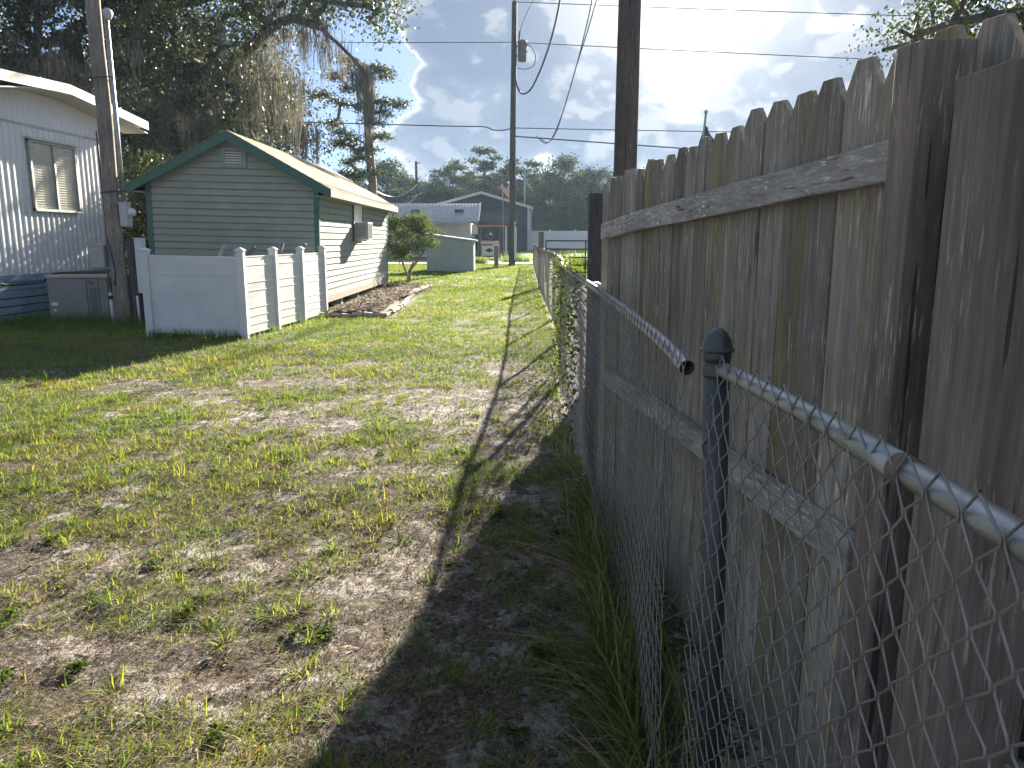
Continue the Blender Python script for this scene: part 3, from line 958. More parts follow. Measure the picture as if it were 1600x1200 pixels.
for i in range(4):
    a, bq = Vector((*posts[i], 0)), Vector((*posts[i + 1], 0))
    d = (bq - a).normalized()
    a, bq = a + d * .055, bq - d * .055
    nrm = Vector((d.y, -d.x, 0))
    n_ = 4 if i == 0 else 9
    zlo, zhi = .06, 1.27 if i == 0 else 1.24
    st = (zhi - zlo) / n_
    tilt = -.03 if i == 0 else 0
    for k in range(n_):
        zc_ = zlo + (k + .5) * st
        mb = MB().bar(a + Vector((0, 0, zc_)), bq + Vector((0, 0, zc_ + tilt)), .028, st - .0006)
        pl = mb.part('plank', M['vinyl'], vf, bevel=.005)
        if i == 0:
            for q in (-.17, .17):
                MB().bar(a + nrm * .0145 + Vector((0, 0, zc_ + st * q)), bq + nrm * .0145 + Vector((0, 0, zc_ + st * q + tilt)), .004, .008).part('plank_rib', M['vinyl'], pl)
    if i > 0:
        for k in range(n_ + 1):
            if k % 3 != 1 or k == 1:
                zc_ = zlo + k * st
                MB().bar(a + Vector((0, 0, zc_)), bq + Vector((0, 0, zc_)), .040, .014).part('plank_lip', M['vinyl_lip'], vf)
# leftovers leaning inside the screen
for (u0, v0, u1, v1, Yd, lab) in ((346, 394, 352, 381, 13.2, 'grey stick end poking above the front panel of the white vinyl fence'),
                                 (386, 399, 397, 385, 12.9, 'dark stick end leaning behind the corner post of the white vinyl fence'),
                                 (438, 394, 442, 380, 14.4, 'pale stick end, third from the left, leaning behind the white vinyl side panels'),
                                 (473, 393, 478, 381, 14.9, 'short grey stick end nearest the shed corner behind the white vinyl side panels')):
    p0, p1 = at(u0, v0, Yd), at(u1, v1, Yd)
    dd = (p1 - p0).normalized()
    foot = p0 - dd * (p0.z / max(dd.z, .3))
    MB().bar(foot, p1, .05, .05, up=(0, 1, 0)).solo('stick', M['rail_wood'] if 'dark' not in lab else M['post_dark'], foot, lab, 'stick', 'sticks leaning behind the vinyl fence')

# ------------------------------------------------------------------ flower bed
bed = thing('flower_bed', 'mulched flower bed edged with pale bricks along the side of the sage shed', 'flower bed', (-3.2, 18, 0))
bx0, bx1 = -3.72, -2.56
g_ = 26
mb = MB()
for j in range(61):
    for i in range(13):
        x = bx0 + (bx1 - bx0 + .12 * math.sin(j * .2)) * i / 12 - j / 60 * .25
        y = 15.25 + j / 60 * 10
        mb.v.append((x, y, .05 + .05 * float(fbm(x, y, 4, 3)) + .03 * math.sin(math.pi * i / 12)))
for j in range(60):
    for i in range(12):
        k = j * 13 + i
        mb.f.append((k, k + 1, k + 14, k + 13))
mb.part('mulch', M['mulch'], bed, smooth=True, kind='stuff')
nch = 2600
cxn = NR.uniform(bx0 + .03, bx1 - .03, nch)
cyn = 15.28 + 9.9 * NR.random(nch) ** 1.3
czn = .095 + .05 * fbm(cxn, cyn, 4, 3)
ang = NR.uniform(0, 6.28, nch)
ln = NR.uniform(.02, .06, nch)
wd = NR.uniform(.008, .02, nch)
til = NR.uniform(-.5, .5, nch)
dx, dy = np.cos(ang), np.sin(ang)
c_ = np.stack([cxn - (czn * 0) - (cyn - 15.25) / 10 * .25, cyn, czn], -1) - np.array(LOC[bed.name])
e1 = np.stack([dx * ln, dy * ln, til * ln], -1)
e2 = np.stack([-dy * wd, dx * wd, NR.uniform(-.3, .3, nch) * wd], -1)
V_ = np.stack([c_ - e1 - e2, c_ + e1 - e2, c_ + e1 + e2, c_ - e1 + e2], 1).reshape(-1, 3)
F_ = np.arange(nch * 4).reshape(-1, 4)
props(link('bark_chips', np_mesh('bark_chips', V_, F_, M['straw'], np.repeat(NR.random(nch) * .75, 4)), bed), kind='stuff')
bmsh = [MB().box(-.098, .098, -.046, .046, 0, .065).mesh('brick', M['brick']), MB().box(-.098, .098, -.05, .05, 0, .07).mesh('brick', M['block'])]
bo = LOC[bed.name]


def brick(x, y, rz):
    o = share(bmsh[0 if R.random() < .72 else 1], 'brick', bed, Vector((x, y, R.uniform(-.005, .03))) - bo, (R.uniform(-.12, .12), R.uniform(-.12, .12), rz + R.uniform(-.2, .2)))
    m_ = o.modifiers.new('bevel', 'BEVEL')
    m_.width = .01
    return o


for k in range(46):
    y = 15.12 + k * .222
    brick(bx1 + .08 + .06 * math.sin(k * .17) - (y - 15.25) * .025 + R.uniform(-.015, .015), y, rad(90))
for k in range(6):
    brick(bx1 - .06 - k * .215, 15.16 + R.uniform(-.02, .02), 0)
for k in range(9):
    brick(bx0 + .05 + R.uniform(-.05, .05), 17.6 + k * .5, rad(90))
for k in range(4):
    brick(bx0 - .1 + k * .21 - .2, 25.4, 0)

# ------------------------------------------------------------------ leaves, trees, moss
def leaves(cent, size, rng, aspect=0.55, flat=0.0, lo=0.0, hi=1.0):
    """one folded quad per centre -> verts, faces, tint"""
    n = len(cent)
    a = rng.normal(size=(n, 3))
    a[:, 2] *= (1 - flat)
    a /= np.linalg.norm(a, axis=1, keepdims=True) + 1e-9
    b_ = rng.normal(size=(n, 3))
    b_ -= (b_ * a).sum(1, keepdims=True) * a
    b_ /= np.linalg.norm(b_, axis=1, keepdims=True) + 1e-9
    s = size * rng.uniform(.6, 1.35, (n, 1))
    V = np.stack([cent - a * s * .5, cent + b_ * s * aspect * .5, cent + a * s * .5, cent - b_ * s * aspect * .5], 1).reshape(-1, 3)
    T = np.repeat(rng.uniform(lo, hi, n), 4)
    return V, np.arange(n * 4).reshape(-1, 4), T


def moss_strands(roots, rng, per, lmin, lmax, width):
    """hanging beards: each strand a tapering, slightly wavy ribbon of three quads"""
    n = len(roots) * per
    p = np.repeat(roots, per, 0) + rng.normal(size=(n, 3)) * np.array([.17, .17, .16])
    L = (lmin + (lmax - lmin) * rng.random(n) ** 1.8) * np.repeat(rng.uniform(.4, 1.25, len(roots)), per)
    an = rng.uniform(0, 3.14, n)
    d = np.stack([np.cos(an), np.sin(an), np.zeros(n)], -1)
    roots_r = np.repeat(roots, per, 0)
    ph = rng.uniform(0, 6.28, n)
    w = width * rng.uniform(.5, 1.4, n)
    rows = []
    steps = ((0, .6), (.2, 1.0), (.42, .8), (.65, .65), (.85, .45), (1, .08))
    for tq, ww in steps:
        c0 = roots_r + (p - roots_r) * np.array([1 - .55 * tq, 1 - .55 * tq, 1.0])
        c0 = c0 + d * (.055 * np.sin(ph + tq * 7 + L * 3) * tq)[:, None] + rng.normal(size=(n, 3)) * .018 * (tq > 0)
        c0[:, 2] -= L * tq
        rows.append(c0 - d * (w * ww * .5)[:, None])
        rows.append(c0 + d * (w * ww * .5)[:, None])
    V = np.stack(rows, 1).reshape(-1, 3)
    m_ = 2 * len(steps)
    k = np.arange(n)[:, None] * m_
    F = np.concatenate([k + np.array([q, q + 1, q + 3, q + 2]) for q in range(0, m_ - 2, 2)], 0)
    T = np.repeat(np.repeat(rng.uniform(0, 1, len(roots)), per) * .6 + rng.random(n) * .4, m_)
    return V, F, T


def skeleton(rng, trunk, cents, r0, jitter=0.25, guides=()):
    """joins clump centres to a trunk: a branching frame with radii by what it carries"""
    nodes = [Vector(p) for p in trunk]
    par = [-1] + list(range(len(trunk) - 1))
    for gq in guides:
        k = min(range(len(nodes)), key=lambda i: (nodes[i] - Vector(gq[0])).length)
        for p in gq:
            nodes.append(Vector(p))
            par.append(k)
            k = len(nodes) - 1
    basep = Vector(trunk[-1])
    order = sorted(range(len(cents)), key=lambda i: (Vector(cents[i]) - basep).length)
    arr = np.array([tuple(p) for p in nodes])
    lo = 1 if len(trunk) > 2 else 0
    for i in order:
        c0 = np.array(cents[i])
        dd = np.linalg.norm(arr - c0, axis=1) + 0.6 * np.maximum(0, arr[:, 2] - c0[2])
        dd[:max(1, len(trunk) // 2)] += 1.5
        k = int(np.argmin(dd))
        m_ = (arr[k] + c0) / 2 + rng.normal(size=3) * jitter * np.linalg.norm(arr[k] - c0) * .35
        nodes += [Vector(m_), Vector(c0)]
        par += [k, len(nodes) - 2]
        arr = np.vstack([arr, m_, c0])
    load = [0.0] * len(nodes)
    kids = [0] * len(nodes)
    for i in range(len(nodes) - 1, 0, -1):
        if kids[i] == 0:
            load[i] += 1
        if par[i] >= 0:
            load[par[i]] += load[i]
            kids[par[i]] += 1
    tot = max(load[0], 1)
    rr = [max(r0 * (l / tot) ** 0.5, r0 * .035) for l in load]
    mb = MB()
    for i in range(len(trunk) - 1):
        pass
    mb.tube([Vector(p) for p in trunk], [max(rr[i], r0 * (1 - .5 * i / len(trunk))) * (1.35 if i == 0 else 1) for i in range(len(trunk))], 9)
    for i in range(len(trunk), len(nodes)):
        mb.tube([nodes[par[i]], nodes[i]], [min(rr[par[i]], rr[i] * 1.5), rr[i]], 5 if rr[i] > .04 else 4, False)
    return mb


def tree(name, label, cat, rng, trunk, cents, r0, leaf, nleaf, spread, mat, bark, group=None, moss=None, guides=(), flat=0.0, squash=.7):
    base = Vector(trunk[0])
    tr_ = thing(name, label, cat, base, group)
    cents = np.array(cents)
    sk = skeleton(rng, trunk, cents, r0, guides=guides)
    sk.part('trunk', bark, tr_, smooth=True)
    k = rng.integers(0, len(cents), nleaf)
    off = rng.normal(size=(nleaf, 3)) * spread * np.array([1, 1, squash])
    P_ = cents[k] + off
    tint0 = rng.uniform(-.25, .25, len(cents))[k]
    V, F, T = leaves(P_ - np.array(base), leaf, rng, flat=flat)
    T = np.clip(T * .7 + .15 + np.repeat(tint0, 4), 0, 1)
    props(link('crown', np_mesh('crown', V, F, mat, T), tr_), kind='stuff')
    if moss:
        roots, per, l0, l1, w_ = moss
        V, F, T = moss_strands(np.array(roots) - np.array(base), rng, per, l0, l1, w_)
        props(link('hanging_moss', np_mesh('hanging_moss', V, F, M['moss'], T), tr_), kind='stuff')
    return tr_


def cloud_pts(rng, n, poly, ylo, yhi):
    """points whose silhouette stays inside a picture polygon, spread through real depth"""
    us, vs2 = [p[0] for p in poly], [p[1] for p in poly]
    out = []
    while len(out) < n:
        u, v = rng.uniform(min(us), max(us)), rng.uniform(min(vs2), max(vs2))
        ins, j = False, len(poly) - 1
        for i in range(len(poly)):
            (xi, yi), (xj, yj) = poly[i], poly[j]
            if (yi > v) != (yj > v) and u < (xj - xi) * (v - yi) / (yj - yi) + xi:
                ins = not ins
            j = i
        if ins:
            out.append(tuple(at(u, v, rng.uniform(ylo, yhi))))
    return out


g1 = np.random.default_rng(3)
# the live oak behind the shed, with the long arching limb
poly = [(150, -160), (150, 190), (200, 270), (300, 215), (400, 225), (450, 200), (445, 120), (425, 95), (450, 30), (520, -5), (560, 40), (600, 55), (610, -20), (580, -160)]
ca = cloud_pts(g1, 210, poly, 29, 37)
trk = [on(300, 425), at(302, 330, 33), at(310, 240, 33), at(330, 150, 33)]
trk[0] = Vector((trk[1].x, 33, 0))
limb = [at(345, 120, 33), at(395, 70, 32), at(425, 42, 31), at(460, 28, 31), at(500, 42, 30.5), at(530, 70, 30), at(555, 95, 30), at(575, 120, 30)]
limb2 = [at(400, 62, 32), at(430, 20, 31.5), at(470, -25, 31), at(540, -60, 30)]
mr = []
for (u, v, n) in ((440, 42, 3), (465, 40, 5), (485, 42, 6), (510, 52, 4), (535, 72, 3), (410, 75, 5), (395, 110, 7), (375, 100, 6), (420, 100, 5), (445, 120, 5),
                  (300, 120, 5), (330, 125, 5), (250, 175, 6), (285, 180, 7), (320, 165, 6), (400, 150, 7), (430, 155, 6), (455, 150, 4), (360, 60, 3), (420, 10, 3), (300, 20, 2), (230, 150, 4)):
    for _ in range(n):
        mr.append(tuple(at(u + g1.normal() * 15, v + g1.normal() * 14, g1.uniform(28.6, 33))))
tree('oak_tree', 'large live oak draped in grey moss behind the sage shed, limb arching right', 'tree', g1, trk, ca, 0.55, .16, 45000, .60, M['oak_leaf'], M['bark'], 'mossy oaks behind the buildings', (mr, 26, .35, 1.9, .028), (limb, limb2))

# oak over the mobile home
g2 = np.random.default_rng(5)
poly = [(-200, -180), (-200, 170), (40, 120), (120, 130), (200, 170), (250, 120), (270, -180)]
cb = cloud_pts(g2, 170, poly, 25, 33)
mr = []
for (u, v, n) in ((60, 95, 9), (90, 100, 10), (120, 105, 8), (20, 90, 6), (40, 70, 4), (-30, 80, 5), (200, 70, 3)):
    for _ in range(n):
        mr.append(tuple(at(u + g2.normal() * 14, v + g2.normal() * 7, g2.uniform(24.5, 27))))
t0 = at(125, 250, 28)
tree('oak_tree', 'mossy live oak rising above the roof of the white mobile home', 'tree', g2, [Vector((t0.x, 28, 0)), at(125, 260, 28), at(120, 150, 28), at(110, 60, 28)], cb, .5, .15, 38000, .58, M['oak_leaf'], M['bark'], 'mossy oaks behind the buildings', (mr, 26, .4, 1.3, .025))

# darker oak further back, filling between roofs
g3 = np.random.default_rng(8)
poly = [(160, 60), (165, 325), (330, 320), (490, 300), (485, 220), (455, 150), (420, 90), (300, 40)]
cc = cloud_pts(g3, 170, poly, 40, 50)
mr = []
for (u, v, n) in ((230, 200, 10), (270, 190, 10), (310, 180, 10), (210, 260, 8), (380, 170, 10), (420, 180, 12), (460, 190, 10), (400, 120, 9), (350, 200, 6), (490, 200, 6)):
    for _ in range(n):
        mr.append(tuple(at(u + g3.normal() * 16, v + g3.normal() * 16, g3.uniform(38, 41))))
t0 = at(400, 330, 44)
tree('oak_tree', 'shaded oak with tan moss curtains, seen above the shed roof ridge', 'tree', g3, [Vector((t0.x, 44, 0)), at(402, 300, 44), at(405, 230, 44)], cc, .5, .19, 46000, .95, M['oak_leaf'], M['bark'], 'mossy oaks behind the buildings', (mr, 26, .6, 2.4, .04))
g4 = np.random.default_rng(9)
poly = [(-120, 150), (-120, 330), (240, 350), (260, 170), (120, 130)]
cd_ = cloud_pts(g4, 130, poly, 52, 60)
t0 = at(60, 330, 56)
tree('oak_tree', 'dark oak far behind the mobile home, filling the gap left of the shed', 'tree', g4, [Vector((t0.x, 56, 0.1)), at(60, 300, 56), at(70, 240, 56)], cd_, .5, .24, 32000, 1.3, M['oak_leaf'], M['bark'], 'mossy oaks behind the buildings')

# dense shrub added to shade the home's lower wall; its top shows over the left roof slope
gs = np.random.default_rng(17)
cs_ = []
while len(cs_) < 90:
    p = (gs.uniform(-9.75, -7.3), gs.uniform(19.4, 21.4), gs.uniform(.3, 3.45))
    if p[2] < 3.45 - .25 * abs(p[0] + 8.3):
        cs_.append(p)
tree('shrub', 'dense dark shrub behind the left end of the sage shed roof', 'shrub', gs, [Vector((-8.5, 20.4, 0)), Vector((-8.5, 20.4, .8)), Vector((-8.45, 20.4, 1.6))], cs_, .09, .13, 15000, .24, M['oak_leaf'], M['bark'])

# slender pine with moss, right of the oaks
g5 = np.random.default_rng(12)
py = 47
spots = [(520, 112, 8), (545, 100, 8), (560, 112, 8), (590, 108, 7), (608, 116, 5), (500, 150, 8), (520, 160, 8), (540, 140, 7), (595, 155, 5), (615, 156, 5), (600, 180, 6), (590, 190, 6),
         (520, 190, 6), (535, 205, 7), (545, 225, 7), (525, 222, 6), (560, 245, 7), (545, 255, 7), (585, 215, 4), (572, 235, 6), (555, 270, 8), (540, 280, 8), (575, 268, 6), (560, 170, 6), (575, 130, 6)]
cp = []
for u, v, n in spots:
    for _ in range(max(2, n // 3)):
        cp.append(tuple(at(u + g5.normal() * 7, v + g5.normal() * 5, py + g5.normal() * .8)))
mr = [tuple(at(567 + g5.normal() * 9, 112 + g5.normal() * 8, py - 1 + g5.normal() * .3)) for _ in range(22)] + [tuple(at(577 + g5.normal() * 3, 150 + g5.normal() * 8, py - .8)) for _ in range(12)]
t0 = at(582, 330, py)
tree('pine_tree', 'slender pale-trunked pine with a long moss beard, right of the oaks', 'tree', g5, [Vector((t0.x, py, 0)), at(582, 290, py), at(577, 230, py), at(572, 160, py), at(566, 100, py)], cp, .26, .15, 11000, .30, M['oak_leaf'], M['bark_pale'], None, (mr, 16, .8, 3.4, .04), flat=.3, squash=.45)

# tree at the right, over the wooden fence
g6 = np.random.default_rng(15)
poly = [(1375, 80), (1400, 45), (1450, 5), (1480, -100), (1760, -160), (1760, 60), (1600, 70), (1500, 85), (1440, 92)]
cr_ = cloud_pts(g6, 95, poly, 12.5, 16)
t0 = at(1700, 300, 14.5)
tree('oak_tree', 'sunlit small-leaved tree showing above the near end of the wooden fence', 'tree', g6, [Vector((t0.x, 14.5, 0)), at(1690, 250, 14.5), at(1660, 120, 14.5), at(1640, 20, 14.3)], cr_, .22, .075, 16000, .26, M['oak_leaf'], M['bark'], None, None,
     ([at(1640, 15, 14.3), at(1560, 22, 14), at(1490, 35, 13.6), at(1430, 55, 13.4)],))

# far wood: a few kinds of tree, every one its own object
g7 = np.random.default_rng(21)
protos = []
for kind in range(5):
    H = 12.0
    if kind < 2:      # tall pine: bare stem, layered open head
        cs = [(g7.normal() * (1.5 - .9 * q), g7.normal() * (1.5 - .9 * q), H * (.50 + .49 * q)) for q in g7.random(26)]
        nl, sz, spd, sq, fl = 3600, .30, .42, .45, .2
    else:
        cs = [(g7.normal() * 1.75 * (1 - .62 * q), g7.normal() * 1.75 * (1 - .62 * q), H * (.10 + .86 * q)) for q in g7.random(64)]
        nl, sz, spd, sq, fl = 9000, .31, .52, .7, 0
    trunk = [(0, 0, -.2), (.08, 0, H * .3), (-.05, .05, H * .55), (.05, 0, H * .8)]
    sk = skeleton(g7, trunk, np.array(cs), .20)
    tm = sk.mesh('trunk', M['bark'], smooth=True)
    k = g7.integers(0, len(cs), nl)
    V, F, T = leaves(np.array(cs)[k] + g7.normal(size=(nl, 3)) * spd * np.array([1, 1, sq]), sz, g7, flat=fl)
    tt = g7.uniform(-.3, .3, len(cs))[k]
    cm = np_mesh('crown', V, F, M['tree_leaf'], np.clip(T * .7 + .15 + np.repeat(tt, 4), 0, 1))
    protos.append((tm, cm))
far = [(604, 246, 2, 96), (620, 262, 3, 100), (640, 274, 2, 92), (666, 278, 4, 95), (694, 246, 1, 100), (716, 256, 0, 95), (734, 272, 2, 98), (757, 229, 0, 94), (775, 276, 3, 100), (787, 244, 1, 96),
       (808, 262, 0, 92), (832, 250, 0, 98), (850, 272, 2, 95), (880, 238, 3, 92), (866, 258, 4, 88), (905, 264, 2, 96), (925, 256, 3, 90), (950, 260, 4, 98), (980, 262, 2, 94), (1010, 262, 3, 96),
       (575, 276, 4, 104), (545, 268, 3, 104), (652, 286, 3, 88), (705, 288, 2, 88), (742, 290, 4, 90), (842, 292, 3, 86), (893, 286, 4, 86), (940, 287, 2, 86), (1060, 258, 2, 98), (1120, 262, 3, 96), (1190, 256, 4, 98),
       (1270, 262, 2, 96), (1350, 258, 3, 98), (1440, 262, 4, 96), (1540, 258, 2, 98), (1640, 262, 3, 96), (480, 276, 2, 104), (400, 265, 3, 104), (622, 292, 2, 86), (588, 288, 4, 90), (785, 290, 2, 88), (682, 282, 2, 92), (722, 280, 4, 94), (760, 284, 3, 96), (815, 286, 2, 90)]
names = {0: ('pine_tree', 'tall open-headed pine'), 1: ('pine_tree', 'round-topped tall pine'), 2: ('woodland_tree', 'bushy dark woodland tree'), 3: ('woodland_tree', 'broad mid-green woodland tree'), 4: ('woodland_tree', 'dense low woodland tree')}
marks = [(600, 'behind the far house, left of the thin far pole'), (760, 'behind the dark gabled building'), (880, 'behind the white vinyl fence and gate'), (5000, 'beyond the wooden fence'), ]
for (u, v, kd, Yt) in far:
    top_ = at(u, v, Yt)
    hgt = top_.z - .5
    nm, lb = names[kd]
    if u < 470 or u > 1000:
        where = 'hidden low behind the oaks' if u < 470 else 'mostly hidden by the wooden fence'
    elif u < 600:
        where = 'right behind the mossy pine'
    elif u < 650:
        where = 'left of the thin far pole'
    elif u < 700:
        where = 'just right of the thin far pole'
    elif u < 745:
        where = 'over the left gable slope'
    elif u < 770:
        where = 'over the gable peak'
    elif u < 798:
        where = 'behind the flag'
    elif u < 828:
        where = 'between tall pole and gable eave'
    elif u < 860:
        where = 'left above the white far fence'
    elif u < 900:
        where = 'over the farm gate'
    else:
        where = 'left of the dark timber post'
    size = 'front ' if Yt < 91 else ('rear ' if Yt > 97 else '')
    o = thing(nm, f'{size}{lb} {where}, far tree line', 'tree', (top_.x, Yt, .5), 'trees of the far tree line')
    s = hgt / 12.3
    o.scale = (s * R.uniform(1.0, 1.25), s * R.uniform(1.0, 1.25), s)
    o.rotation_euler = (0, 0, R.uniform(0, 6.28))
    share(protos[kd][0], 'trunk', o, (0, 0, 0))
    props(share(protos[kd][1], 'crown', o, (0, 0, 0)), kind='stuff')

same = {}
for o in list(C.objects):
    if o.get('group') == 'trees of the far tree line':
        same.setdefault(o['label'], []).append(o)
for lb, os_ in same.items():
    if len(os_) > 1:
        os_.sort(key=lambda q: -q.scale.z)
        words = ['taller', 'lower'] if len(os_) == 2 else ['tallest', 'middle', 'lowest', 'smallest']
        for q, wd_ in zip(os_, words):
            q['label'] = wd_ + ' ' + lb

# crepe myrtle in the bed
g8 = np.random.default_rng(31)
mp = on(638, 441)
poly = [(600, 345), (608, 322), (618, 338), (634, 328), (652, 342), (664, 334), (670, 356), (690, 352), (676, 372), (678, 390), (655, 402), (640, 394), (625, 408), (602, 398), (606, 380), (594, 370)]
cm_ = cloud_pts(g8, 78, poly, mp.y - .8, mp.y + .8)
tree('small_tree', 'bushy multi-stemmed small tree growing in the bed beside the sage shed', 'tree', g8, [Vector((mp.x, mp.y, 0)), at(640, 425, mp.y), at(646, 410, mp.y)], cm_, .06, .085, 7600, .125, M['shrub_leaf'], M['bark_pale'], None, None,
     ([at(637, 430, mp.y), at(630, 412, mp.y + .1), at(622, 395, mp.y + .1)], [at(642, 420, mp.y), at(655, 405, mp.y - .1), at(662, 392, mp.y)]))

# ------------------------------------------------------------------ small shed and far buildings
q0, q1 = on(667, 424), on(739, 424)
ss = thing('small_shed', 'low pale grey-green lean-to shed standing on the lawn near the utility pole', 'shed', ((q0.x + q1.x) / 2, q0.y, 0))
yq = q0.y
zl, zr_ = at(668, 366, yq).z, at(739, 377, yq).z
npan = 3
for k in range(npan):
    xa, xb = q0.x + (q1.x - q0.x) * k / npan, q0.x + (q1.x - q0.x) * (k + 1) / npan - .012
    z0_, z1_ = zl + (zr_ - zl) * k / npan, zl + (zr_ - zl) * (k + 1) / npan
    MB().prism([(xa, yq, 0), (xb, yq, 0), (xb, yq, z1_), (xa, yq, z0_)], (0, .04, 0)).part('wall_panel', M['small_shed'], ss)
MB().prism([(q0.x, yq + .05, 0), (q1.x, yq + .05, 0), (q1.x, yq + .05, zr_ - .01), (q0.x, yq + .05, zl - .01)], (0, 2.2, 0)).part('wall', M['small_shed'], ss)
MB().bar((q1.x + .01, yq, 0), (q1.x + .01, yq, zr_), .07, .07, up=(0, 1, 0)).part('corner_trim', M['white_trim'], ss)  # paler strip stands in for the sunlit edge of the side wall
MB().prism([(q0.x - .12, yq - .14, zl + .06), (q0.x - .12, yq - .14, zl), (q1.x + .14, yq - .14, zr_), (q1.x + .14, yq - .14, zr_ + .06)], (0, 2.5, 0)).part('roof', M['white_trim'], ss)

# white house with metal roof
hy = 60
ha, hb = at(470, 346, hy), at(746, 346, hy)
hz = 0.2
house = thing('house', 'long white single-storey house with grey metal roof across the road', 'house', ((ha.x + hb.x) / 2, hy, hz))
MB().box(ha.x, hb.x - .5, hy, hy + 7, hz - .3, hb.z + .02).part('wall', M['house_white'], house)
ridge = at(600, 318, hy + 3.2).z
for k in range(12):   # shiplap on the front
    MB().box(ha.x, hb.x - .5, hy - .02, hy, hz + .25 * k, hz + .25 * k + .235).part('siding_board', M['house_white'], house)
mb = MB()
nx_ = 220
vs_, fs = [], []
for i in range(nx_ + 1):
    x = ha.x - .3 + (hb.x + .1 - ha.x + .3) * i / nx_
    d = .022 * (1 if i % 4 in (1, 2) else 0)
    vs_ += [(x, hy - .7, hb.z + d), (x, hy + 3.4, ridge + d), (x, hy + 7.6, hb.z + d)]
for i in range(nx_):
    k = i * 3
    fs += [(k, k + 3, k + 4, k + 1), (k + 1, k + 4, k + 5, k + 2)]
mb.add(vs_, fs)
rfh = mb.part('roof', M['metal_roof'], house)
MB().bar((ha.x - .3, hy - .72, hb.z - .08), (hb.x + .1, hy - .72, hb.z - .08), .05, .16).part('fascia', M['alu'], house)
MB().bar((hb.x + .1, hy - .7, hb.z + .04), (hb.x + .1, hy + 3.4, ridge + .04), .09, .1).part('barge_board', M['vinyl'], house)
for u in (650, 718):
    c0 = at(u, 331, hy + 1.5)
    MB().box(c0.x - .35, c0.x + .35, hy + 1.2, hy + 1.6, c0.z - .12, c0.z + .18).part('roof_vent', M['black_paint'], rfh)
for (ua, ub, va, vb) in ((717, 734, 351, 364), (737, 746, 351, 366), (640, 655, 352, 366)):
    a, bq = at(ua, vb, hy - .02), at(ub, va, hy - .02)
    wn = MB()
    for (xa, xb, za, zb) in ((a.x, bq.x, bq.z - .08, bq.z), (a.x, bq.x, a.z, a.z + .08), (a.x, a.x + .08, a.z + .08, bq.z - .08), (bq.x - .08, bq.x, a.z + .08, bq.z - .08)):
        wn.box(xa, xb, hy - .09, hy - .022, za, zb)
    wn = wn.part('window', M['vinyl'], house)
    MB().box(a.x + .08, bq.x - .08, hy - .05, hy - .03, a.z + .08, bq.z - .08).part('pane', M['curtain'], wn)

# dark gabled building
dy_ = 72
pk, el, er = at(752, 303, dy_), at(670, 325, dy_), at(826, 325, dy_)
dk = thing('gabled_building', 'dark slate-sided gabled building with white rake trim behind the far house', 'building', (pk.x, dy_, .4))
bz = .3
MB().prism([(el.x, dy_ + .05, bz), (er.x, dy_ + .05, bz), (er.x, dy_ + .05, er.z), (pk.x, dy_ + .05, pk.z), (el.x, dy_ + .05, el.z)], (0, 12, 0)).part('wall', M['dark_siding'], dk)
nbd = 18
for k in range(nbd):
    za, zb = bz + (pk.z - bz) * k / nbd, bz + (pk.z - bz) * (k + .94) / nbd

    def ext(z):
        if z <= er.z:
            return el.x, er.x
        f = (z - er.z) / (pk.z - er.z)
        return el.x + (pk.x - el.x) * f, er.x + (pk.x - er.x) * f
    (la, ra), (lb_, rb_) = ext(za), ext(zb)
    MB().prism([(la, dy_, za), (ra, dy_, za), (rb_, dy_ + .04, zb), (lb_, dy_ + .04, zb)], (0, .045, 0)).part('siding_board', M['dark_siding'], dk)
for e in (el, er):
    s = 1 if e is er else -1
    MB().prism([(pk.x, dy_ - .4, pk.z + .05), (e.x + s * .3, dy_ - .4, e.z - .05), (e.x + s * .3, dy_ - .4, e.z + .08), (pk.x, dy_ - .4, pk.z + .2)][::s], (0, 12.8, 0)).part('roof', M['dark_roof'], dk)
    MB().prism([(pk.x, dy_ - .46, pk.z - .02), (e.x + s * .3, dy_ - .46, e.z - .12), (e.x + s * .3, dy_ - .46, e.z + .12), (pk.x, dy_ - .46, pk.z + .22)][::s], (0, .05, 0)).part('rake_board', M['house_white'], dk)
MB().bar((er.x, dy_ - .05, bz), (er.x, dy_ - .05, er.z), .22, .14, up=(0, 1, 0)).part('corner_trim', M['house_white'], dk)
MB().tube([(er.x + .35, dy_ - .3, er.z), (er.x + .2, dy_ - .15, er.z - .5), (er.x + .18, dy_ - .15, bz)], .06, 6).part('downpipe', M['house_white'], dk)
# its lower porch roof on the left front
pa, pb = at(747, 325, hy + 6), at(800, 352, hy + 4)
pch = thing('porch_roof', 'dark sloping porch roof between the white house and the utility pole', 'porch', (pa.x, hy + 4, .3))
zt_, zb_ = at(770, 326, hy + 8).z, at(770, 352, hy + 2.5).z
MB().prism([(pa.x, hy + 2.5, zb_), (pa.x, hy + 9, zt_), (pa.x, hy + 9, zt_ + .1), (pa.x, hy + 2.5, zb_ + .1)], (3.3, 0, 0)).part('roof', M['dark_roof'], pch)
for dx in (.15, 3.1):
    MB().box(pa.x + dx, pa.x + dx + .12, hy + 2.7, hy + 2.82, .2, zb_).part('post', M['vinyl'], pch)
MB().box(pa.x, pa.x + 3.3, hy + 2.45, hy + 2.5, zb_ - .12, zb_ + .1).part('fascia', M['dark_roof'], pch)

